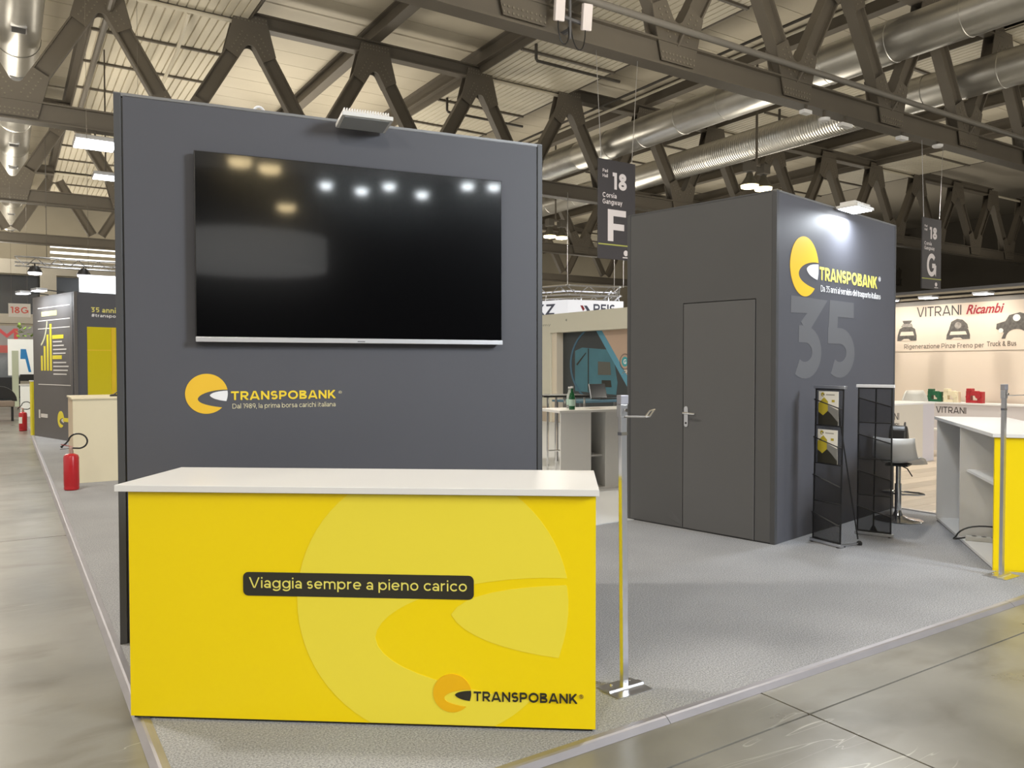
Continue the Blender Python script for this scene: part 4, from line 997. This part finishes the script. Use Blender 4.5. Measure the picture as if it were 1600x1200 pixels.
for x in (-.7, .55):
    for y in (-.3, .3): MB().box(x-.02, x+.02, y-.02, y+.02, 0, .95).build('leg', DKG, TB)
TB2 = thing('high_table', 'dark-topped high table with chrome legs behind the green bottle', 'table', (.80, 11.1, 0), math.radians(10))
MB().box(-.42, .22, -.3, .3, 1.085, 1.11).build('table_top', BLACK, TB2)
for x in (-.36, -.12, .16):
    for y in (-.26, .26): MB().tube([(x, y, 0), (x, y, 1.085)], .016, 8).build('leg', CHROME, TB2)
for z in (.35,): MB().tube([(-.36, -.26, z), (.16, -.26, z)], .012, 8).build('stretcher', CHROME, TB2)

# hung polygon banner
BP = [Vector((-1.4, 37.2, 0)), Vector((2.42, 34.2, 0)), Vector((5.0, 35.3, 0)), Vector((5.2, 40, 0)), Vector((1.5, 42, 0))]
HB = thing('hanging_banner', 'white angular hanging banner with a lit truss ring behind the pale portal', 'banner', (0, 0, 0), 0)
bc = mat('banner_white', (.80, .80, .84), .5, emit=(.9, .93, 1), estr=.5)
for i in range(5):
    a, b2_ = BP[i], BP[(i+1) % 5]; d = (b2_-a).normalized(); nrm = Vector((-d.y, d.x, 0))*.06
    vs = [a, b2_, b2_+nrm, a+nrm]; q = MB(); q.prism([(p.x, p.y) for p in vs], 2.9, 4.38, 'xy'); q.build('banner_panel', bc, HB)
    # truss ring above: chords and webs
    tr = MB()
    for z, ins in ((4.62, .15), (5.02, .15), (4.82, .55)):
        tr.tube([a+nrm*2.5*ins/.15+Vector((0, 0, z)), b2_+nrm*2.5*ins/.15+Vector((0, 0, z))], .04, 6)
    m_ = int((b2_-a).length/.5)
    for j in range(m_):
        p = a.lerp(b2_, j/m_); p2 = a.lerp(b2_, (j+1)/m_); z0_, z1_ = (4.62, 5.02) if j % 2 else (5.02, 4.62)
        tr.tube([p+nrm*2.5+Vector((0, 0, z0_)), p2+nrm*2.5+Vector((0, 0, z1_))], .02, 5)
    tr.build('ring_truss', ALU, HB)
    for t in (.25, .75): MB().tube([a.lerp(b2_, t)+nrm+Vector((0, 0, 4.36)), a.lerp(b2_, t)+nrm*2+Vector((0, 0, 4.64))], .02, 5).build('hanger', ALU, HB)
    MB().tube([a+Vector((0, 0, 5)), a+Vector((0, 0, 9.0))], .015, 5).build('hanging_wire', ALU, HB)
def on_face(i):
    a, b2_ = BP[i], BP[i+1]; d = (b2_-a).normalized()
    return Matrix(((d.x, -d.y, 0, a.x), (d.y, d.x, 0, a.y), (0, 0, 1, 0), (0, 0, 0, 1)))
NAV = mat('letter_navy', (.10, .11, .17), .5)
stext('DKZ', HB, 2.5, 4.15, 3.74, .48, 0, NAV, .19, mx=on_face(0), depth=.01)
stext('REIS', HB, 1.28, 2.38, 3.82, .40, 0, NAV, .19, mx=on_face(1), depth=.01)
for x, m in ((.62, mat('letter_red', (.36, .025, .035), .5)), (.80, NAV)):
    q = MB().prism([(x, 4.14), (x+.14, 4.14), (x+.30, 3.93), (x+.14, 3.72), (x, 3.72), (x+.14, 3.93)] if m is NAV else [(x, 4.14), (x+.12, 4.14), (x+.22, 3.99), (x+.14, 3.90)], -.012, .001); q.v = [tuple(on_face(1) @ Vector(p)) for p in q.v]; q.build('chevron', m, HB)
for i, (x, y) in enumerate(((.5, 36.6), (3.7, 35.9))): area('ring_light', (x, y, 4.55), 120, .3, COOL)

# ================================================================== SECOND DARK CABIN (left, far)
C2 = Vector((-8.739, 15.665, 0)); L2 = Vector((-10.417, 17.1, 0)); A2 = 2.2783
WC = thing('poster_cabin', 'distant dark stand cabin with a chart poster and a yellow window', 'cabin', L2, facing(A2))
ANB = mat('brown_anthracite', (.105, .095, .09), .55, var=.04)
MB().box(0, 2.25, 0, .06, 0, 3.0).build('poster_wall', ANB, WC)
ln_ = mat('print_ivory', (.62, .58, .54), .5); YB = mat('print_bright_yellow', (.72, .60, .03), .5)
for z in (2.74, 2.47, 2.30): MB().box(.30, 2.05, -.004, 0, z, z+.018).build('rule_line', ln_, WC)
MB().box(.28, 2.05, -.004, 0, 1.118, 1.135).build('rule_line', ln_, WC); MB().box(2.04, 2.055, -.004, 0, 1.12, 2.40).build('rule_line', mat('print_taupe', (.2, .18, .17), .5), WC)
MB().box(.52, 1.35, -.004, 0, 2.57, 2.67).build('title_strip', mat('print_soft_yellow', (.60, .56, .25), .5), WC)
for i, h in enumerate((.32, .52, .76, .98)):
    MB().box(.45+i*.17, .55+i*.17, -.004, 0, 1.42, 1.42+h).build('chart_bar', YB, WC)
MB().prism(bez((.45, 1.99), (.62, 2.05), (.75, 2.25), (.80, 2.46), 8)+bez((.85, 2.46), (.80, 2.22), (.66, 2.0), (.47, 1.95), 8), -.004, 0).build('chart_arrow', mat('print_soft_yellow2', (.6, .58, .36), .5), WC)
for z, w_ in ((2.12, .6), (1.70, .5)): MB().box(1.10, 1.10+w_, -.004, 0, z-.04, z+.04).build('heading_strip', YB, WC)
for z, w_ in ((2.02, .48), (1.94, .58), (1.86, .70), (1.78, .66), (1.59, .68), (1.51, .80), (1.43, .76), (1.35, .7)): MB().box(1.14, 1.14+w_, -.004, 0, z-.014, z+.014).build('text_line', ln_, WC)
MB().box(.28, .36, -.004, 0, .40, .58).build('partner_mark', ln_, WC); MB().box(.40, .78, -.004, 0, .42, .50).build('partner_strip', ln_, WC)
emblem(WC, 1.50, .42, .17, 0, YB, ln_); MB().box(1.62, 2.1, -.004, 0, .38, .46).build('name_strip', YB, WC)
# the second face, at right angles
RF = thing('poster_cabin_front', '', '', C2, facing(A2-PI/2)); RF.parent = None
bpy.data.objects.remove(RF)
Mr = Matrix.Translation((2.21, 0, 0)) @ Matrix.Rotation(PI/2, 4, 'Z')
def rface(b): b.v = [tuple(Mr @ Vector(p)) for p in b.v]; return b
rface(MB().box(0, 3.2, 0, .06, 0, 3.0)).build('front_wall', ANTH, WC)
rface(MB().box(.255, 1.3, -.008, 0, .88, 2.31)).build('yellow_window', mat('window_yellow', (.62, .52, .02), .15), WC)
rface(MB().box(.72, .80, -.02, 0, .88, 2.31)).build('window_stile', mat('window_amber', (.72, .50, .02), .3), WC)
rface(MB().box(.255, .72, -.01, -.006, 1.83, 1.85)).build('window_rail', MATS['window_amber'], WC)
stext('35 anni in', WC, .335, .98, 2.61, .10, 0, mat('letter_soft_yellow', (.66, .6, .16), .5), .2, mx=Mr)
stext('#transpobank', WC, .345, 1.08, 2.515, .062, 0, WHP, .16, mx=Mr)
RL = Matrix.Rotation(facing(A2), 3, 'Z')
for x, lab in ((.75, 'lit spotlight over the left half of the distant chart poster'), (1.65, 'lit spotlight over the right half of the distant chart poster')):
    L = thing('poster_spotlight', lab, 'lamp', L2 + RL @ Vector((x, -.42, 3.02)), facing(A2), 'spotlights over the chart poster')
    MB().box(-.16, .16, -.1, .1, 0, .05).build('housing', ALU, L, bevel=.005); MB().box(-.15, .15, -.09, .09, -.012, .002).build('lens', LAMPW, L); MB().bar((0, .08, .03), (0, .48, .0), .03, .02).build('arm', BLACK, L)
    area('poster_spot', L2 + RL @ Vector((x, -.40, 2.98)), 14, .3, COOL, RL @ Vector((0, .25, -1)), .16)
# its beige counter
C2C = thing('beige_counter', 'plain beige counter beside the red extinguisher left of the television wall', 'counter', hall(.725, 11.59, 0), RZ)
MB().box(0, 2.0, 0, .02, 0, 1.09).build('front_panel', BEIGE, C2C); MB().box(0, .02, .02, .9, 0, 1.09).build('side_panel', mat('peach_laminate', (.62, .50, .36), .5), C2C); MB().box(.02, 2.0, .02, .9, 0, 1.07).build('body', BEIGE, C2C)
MB().box(-.015, 2.02, -.015, .92, 1.09, 1.115).build('worktop', mat('pale_top', (.72, .64, .46), .4), C2C, bevel=.003)
G_ = thing('desk_microphone', 'small black stalk lying across the beige counter top', 'microphone', hall(1.22, 11.75, 1.115), RZ)
MB().lathe([(.05, 0), (.05, .02), (.02, .03)], 14).build('foot', BLACK, G_, smooth=True); MB().tube([(0, 0, .025), (.06, 0, .07), (.28, 0, .19)], .008, 6).build('stalk', BLACK, G_)
# extinguishers
def extinguisher(p, label, rz, paper=False):
    T = thing('fire_extinguisher', label, 'extinguisher', p, rz, 'red fire extinguishers by the stands')
    MB().lathe([(.07, 0), (.084, .012), (.086, .03), (.082, .045), (.086, .06), (.086, .40), (.075, .43), (.045, .445), (.025, .45)], 26).build('cylinder', RED, T, smooth=True)
    v = MB().lathe([(.024, .445), (.026, .47), (.02, .50), (.026, .52), (.02, .535)], 14).build('valve', mat('valve_brass', (.5, .33, .28), .35, .6), T, smooth=True)
    MB().bar((.02, 0, .53), (-.12, 0, .56), .022, .006).build('squeeze_lever', mat('lever_red', (.25, .03, .03), .4), v); MB().bar((.01, 0, .515), (-.13, 0, .50), .022, .006).build('carry_handle', BLACK, v)
    h = [(.02, 0, .515)] + [(.075+.115*math.cos(math.radians(a)), .02, .60+.09*math.sin(math.radians(a))) for a in range(-80, 190, 15)] + [(-.075, .01, .565), (-.10, .0, .545)]
    MB().tube(h, .0105, 8).build('hose', BLACK, T, smooth=True)
    MB().tube([(-.095, 0, .55), (-.12, 0, .525)], [.009, .016], 8).build('nozzle', BLACK, T)
    if paper:
        b = MB()
        b.add([(.0868*math.cos(math.radians(a)), .0868*math.sin(math.radians(a)), z) for z in (.18, .33) for a in range(200, 300, 10)], [(i, i+1, i+11, i+10) for i in range(9)]); b.build('paper_label', CARD, T)
    return T
extinguisher((-5.415, 9.62, 0), 'red fire extinguisher with a looped black hose beside the beige counter', 0)
extinguisher((-11.60, 18.6, -.02), 'distant red fire extinguisher with a white label at the aisle end', 0, True)

# ================================================================== FAR LEFT BACKGROUND
o = thing('lightbox', 'glowing blank white lightbox over the far dark cabin', 'lightbox', hall(1.62, 22.7, 3.40), RZ)
MB().box(0, 1.6, 0, .12, 0, .42).build('light_face', LBOX, o, bevel=.01); MB().box(-.02, 1.62, .02, .14, -.02, .44).build('frame', ALU, o)
for x in (.2, 1.4): MB().tube([(x, .06, .44), (x, .06, 10.2)], .005, 5).build('hanging_wire', TRUSS, o)
o = thing('lighting_truss', 'thin silver lighting truss hung over the aisle at far left', 'truss', hall(.3, 30, 4.75), RZ)
for y, z in ((0, 0), (0, .3), (.3, .15)): MB().tube([(0, y, z), (7.5, y, z)], .03, 6).build('chord', ALU, o)
b = MB()
for i in range(25): b.tube([(i*.3, 0, 0 if i % 2 else .3), (i*.3+.3, 0, .3 if i % 2 else 0)], .015, 5); b.tube([(i*.3, 0, 0), (i*.3+.15, .3, .15)], .012, 5)
tag(b.build('web_rod', ALU, o), kind='stuff')
for x in (.9, 5): MB().tube([(x, .15, .3), (x, .15, 4.3)], .012, 5).build('hanging_wire', TRUSS, o)
for x, lab in ((.55, 'lit spotlight on the left end of the thin silver lighting truss'), (1.95, 'lit spotlight second from the left on the silver lighting truss')):
    L = thing('truss_spotlight', lab, 'lamp', hall(.3+x, 29.9, 4.55), RZ)
    MB().lathe([(.05, .22), (.12, .2), (.22, .02), (.22, 0)], 14).build('housing', BLACK, L, smooth=True); MB().lathe([(.2, -.01), (.18, -.06), (.03, -.08)], 14).build('lens', LAMPW, L, smooth=True)
    MB().bar((0, 0, .2), (0, .1, .28), .04, .04).build('clamp', BLACK, L)
for i, z in enumerate((9.35, 8.95, 8.55)):
    p = MB().box(2.6, 8.5, 60.2, 60.4, z, z+.14).build('strip_lamp', mat('strip_glow', (1, 1, 1), .5, emit=(1, .97, .88), estr=1.4), None, rz=RZ)
    tag(p, ('uppermost', 'middle', 'lowest')[i]+' of three white strip lights high behind the far cabin', 'lamp')
o = thing('walkway_bridge', 'pale concrete bridge beam over the far end of the aisle', 'bridge', hall(-6, 39, 0), RZ)
PC = mat('pale_concrete', (.36, .33, .27), .7, var=.1)
MB().box(0, 14, 0, .6, 3.3, 3.7).build('deck_beam', PC, o); MB().box(0, 14, .1, .5, 5.4, 6.0).build('upper_beam', PC, o); MB().box(7.3, 7.9, 0, .6, 0, 5.4).build('pillar', PC, o)
MB().box(0, 14, .7, .8, 3.7, 5.4).build('dark_glazing', mat('dark_glazing', (.03, .03, .03), .2), o)
o = thing('aisle_sign', 'white aisle sign reading 18G in red at far left', 'sign', hall(.13, 35.5, 3.38), RZ)
MB().box(0, .72, 0, .05, 0, .52).build('board', mat('sign_cream', (.78, .72, .64), .5), o); stext('18G', o, .07, .65, .15, .24, 0, mat('sign_red', (.70, .10, .06), .5), .17)
for x in (.1, .62): MB().tube([(x, .02, .52), (x, .02, 5)], .005, 5).build('hanging_wire', TRUSS, o)
o = thing('stand_fascia', 'grey stand fascia with a big red M at the far left edge', 'stand', hall(-1.6, 38, 0), RZ)
MB().box(0, 2.7, 0, .1, 2.35, 3.15).build('fascia_board', mat('fascia_grey', (.34, .32, .32), .6), o); stext('M', o, 1.30, 2.05, 2.6, .44, 0, mat('letter_coral', (.62, .09, .10), .5), .2)
MB().box(0, 3.0, -.02, .08, 2.05, 2.35).build('coral_band', mat('coral', (.55, .13, .12), .6), o)
MB().box(0, 3, .5, .6, 0, 2.05).build('back_wall', mat('stand_bluegrey', (.30, .33, .36), .6, var=.5, vscale=2.5), o); MB().box(-.2, 2.4, -.3, .3, .2, 1.05).build('dark_desk', BLACK, o)
o = thing('hanging_plant', 'small light green leafy plant above the white kiosk', 'plant', hall(.70, 37.2, 2.2), RZ)
r2 = random.Random(5); b = MB()
for i in range(60):
    p = Vector((r2.uniform(-.28, .28), r2.uniform(-.2, .2), r2.uniform(0, 1.0))); d = Vector((r2.uniform(-1, 1), r2.uniform(-1, 1), r2.uniform(-.6, .8))).normalized()*.2; s_ = d.cross(Vector((0, 0, 1))).normalized()*.06
    b.add([p, p+d*.5+s_, p+d, p+d*.5-s_], [(0, 1, 2, 3)])
tag(b.build('leaf', mat('leaf_green', (.25, .42, .06), .5), o), kind='stuff'); MB().lathe([(.12, -.3), (.17, 0)], 14).build('pot', WHT, o); MB().box(-.2, .2, -.2, .2, -2.2, -.3).build('stand_block', PC, o)
o = thing('info_kiosk', 'white kiosk with a screen, blue print and counter at far left', 'kiosk', hall(.12, 28.2, -.02), RZ)
KW = mat('kiosk_white', (.82, .84, .80), .4, emit=(1, 1, 1), estr=.15)
MB().box(-.05, .75, 0, .08, 1.25, 2.35).build('print_board', KW, o); MB().prism([(.28, 2.05), (.42, 2.05), (.55, 1.35), (.48, 1.35), (.4, 1.75), (.27, 1.75)], -.006, 0).build('blue_print', mat('kiosk_blue', (.02, .22, .55), .5), o)
MB().box(.05, .22, -.02, .06, .3, 2.0).build('pillar', mat('kiosk_pale_green', (.5, .55, .42), .5), o); MB().box(.25, .62, -.12, -.04, 1.08, 1.28).build('screen', BLACK, o)
MB().box(.25, .58, -.35, .05, 0, .95).build('counter_body', KW, o, bevel=.01); MB().box(.22, .62, -.38, .08, .95, .99).build('counter_top', WHT, o)
o = thing('lounge_chair', 'dark round-backed lounge chair at the far left aisle edge', 'chair', hall(-.15, 26.2, -.02), RZ)
b = MB()
for i in range(12):
    a0, a1 = PI*i/12, PI*(i+1)/12
    for r0, r1 in ((.3, .42),):
        pts = [(r0*math.cos(a0), r0*math.sin(a0)*.9), (r1*math.cos(a0), r1*math.sin(a0)), (r1*math.cos(a1), r1*math.sin(a1)), (r0*math.cos(a1), r0*math.sin(a1)*.9)]
        b.prism([(x, .55+z) for x, z in pts], -.15, .15)
b.build('backrest', BLACK, o); MB().box(-.36, .36, -.3, .3, .4, .56).build('seat', mat('seat_brown', (.25, .2, .16), .7), o, bevel=.03)
for x in (-.3, .3): MB().box(x-.03, x+.03, -.25, .25, 0, .4).build('leg', BLACK, o)
o = thing('yellow_stand_board', 'slim yellow panel edge beside the far dark cabin', 'panel', Vector((-10.55, 17.2, 0)), facing(A2))
MB().box(-.05, .04, 0, .9, 0, 1.18).build('yellow_board', YB, o); MB().box(-.06, .05, -.01, .91, 1.18, 1.205).build('white_cap', WHT, o)
# dark stands behind the cream wall, to close the far right
o = thing('dark_curtain', 'dark backdrop of far stands beyond the cream wall', 'backdrop', hall(40, 20, 0), RZ)
MB().box(0, .2, -14, 30, 0, 5.2).build('drape', mat('drape_dark', (.035, .03, .026), .9), o); MB().box(-.2, .4, -14, 30, 5.2, 5.35).build('rail', DKG, o)
for i, (s0, n0) in enumerate(((38, 10.8), (38.4, 9.9))):
    L = thing('stand_spotlight', ('left', 'right')[i]+' one of two glowing stand spotlights over the cream wall at far right', 'lamp', hall(s0, n0, 4.8), RZ)
    MB().lathe([(.08, .4), (.2, .3), (.45, 0), (.45, -.02)], 14).build('shade', ALU, L, smooth=True); MB().lathe([(.42, -.03), (.36, -.2), (.05, -.28)], 14).build('lens', LAMPM, L, smooth=True); MB().tube([(0, 0, .4), (0, 0, 4)], .03, 5).build('hanging_rod', DKG, L)
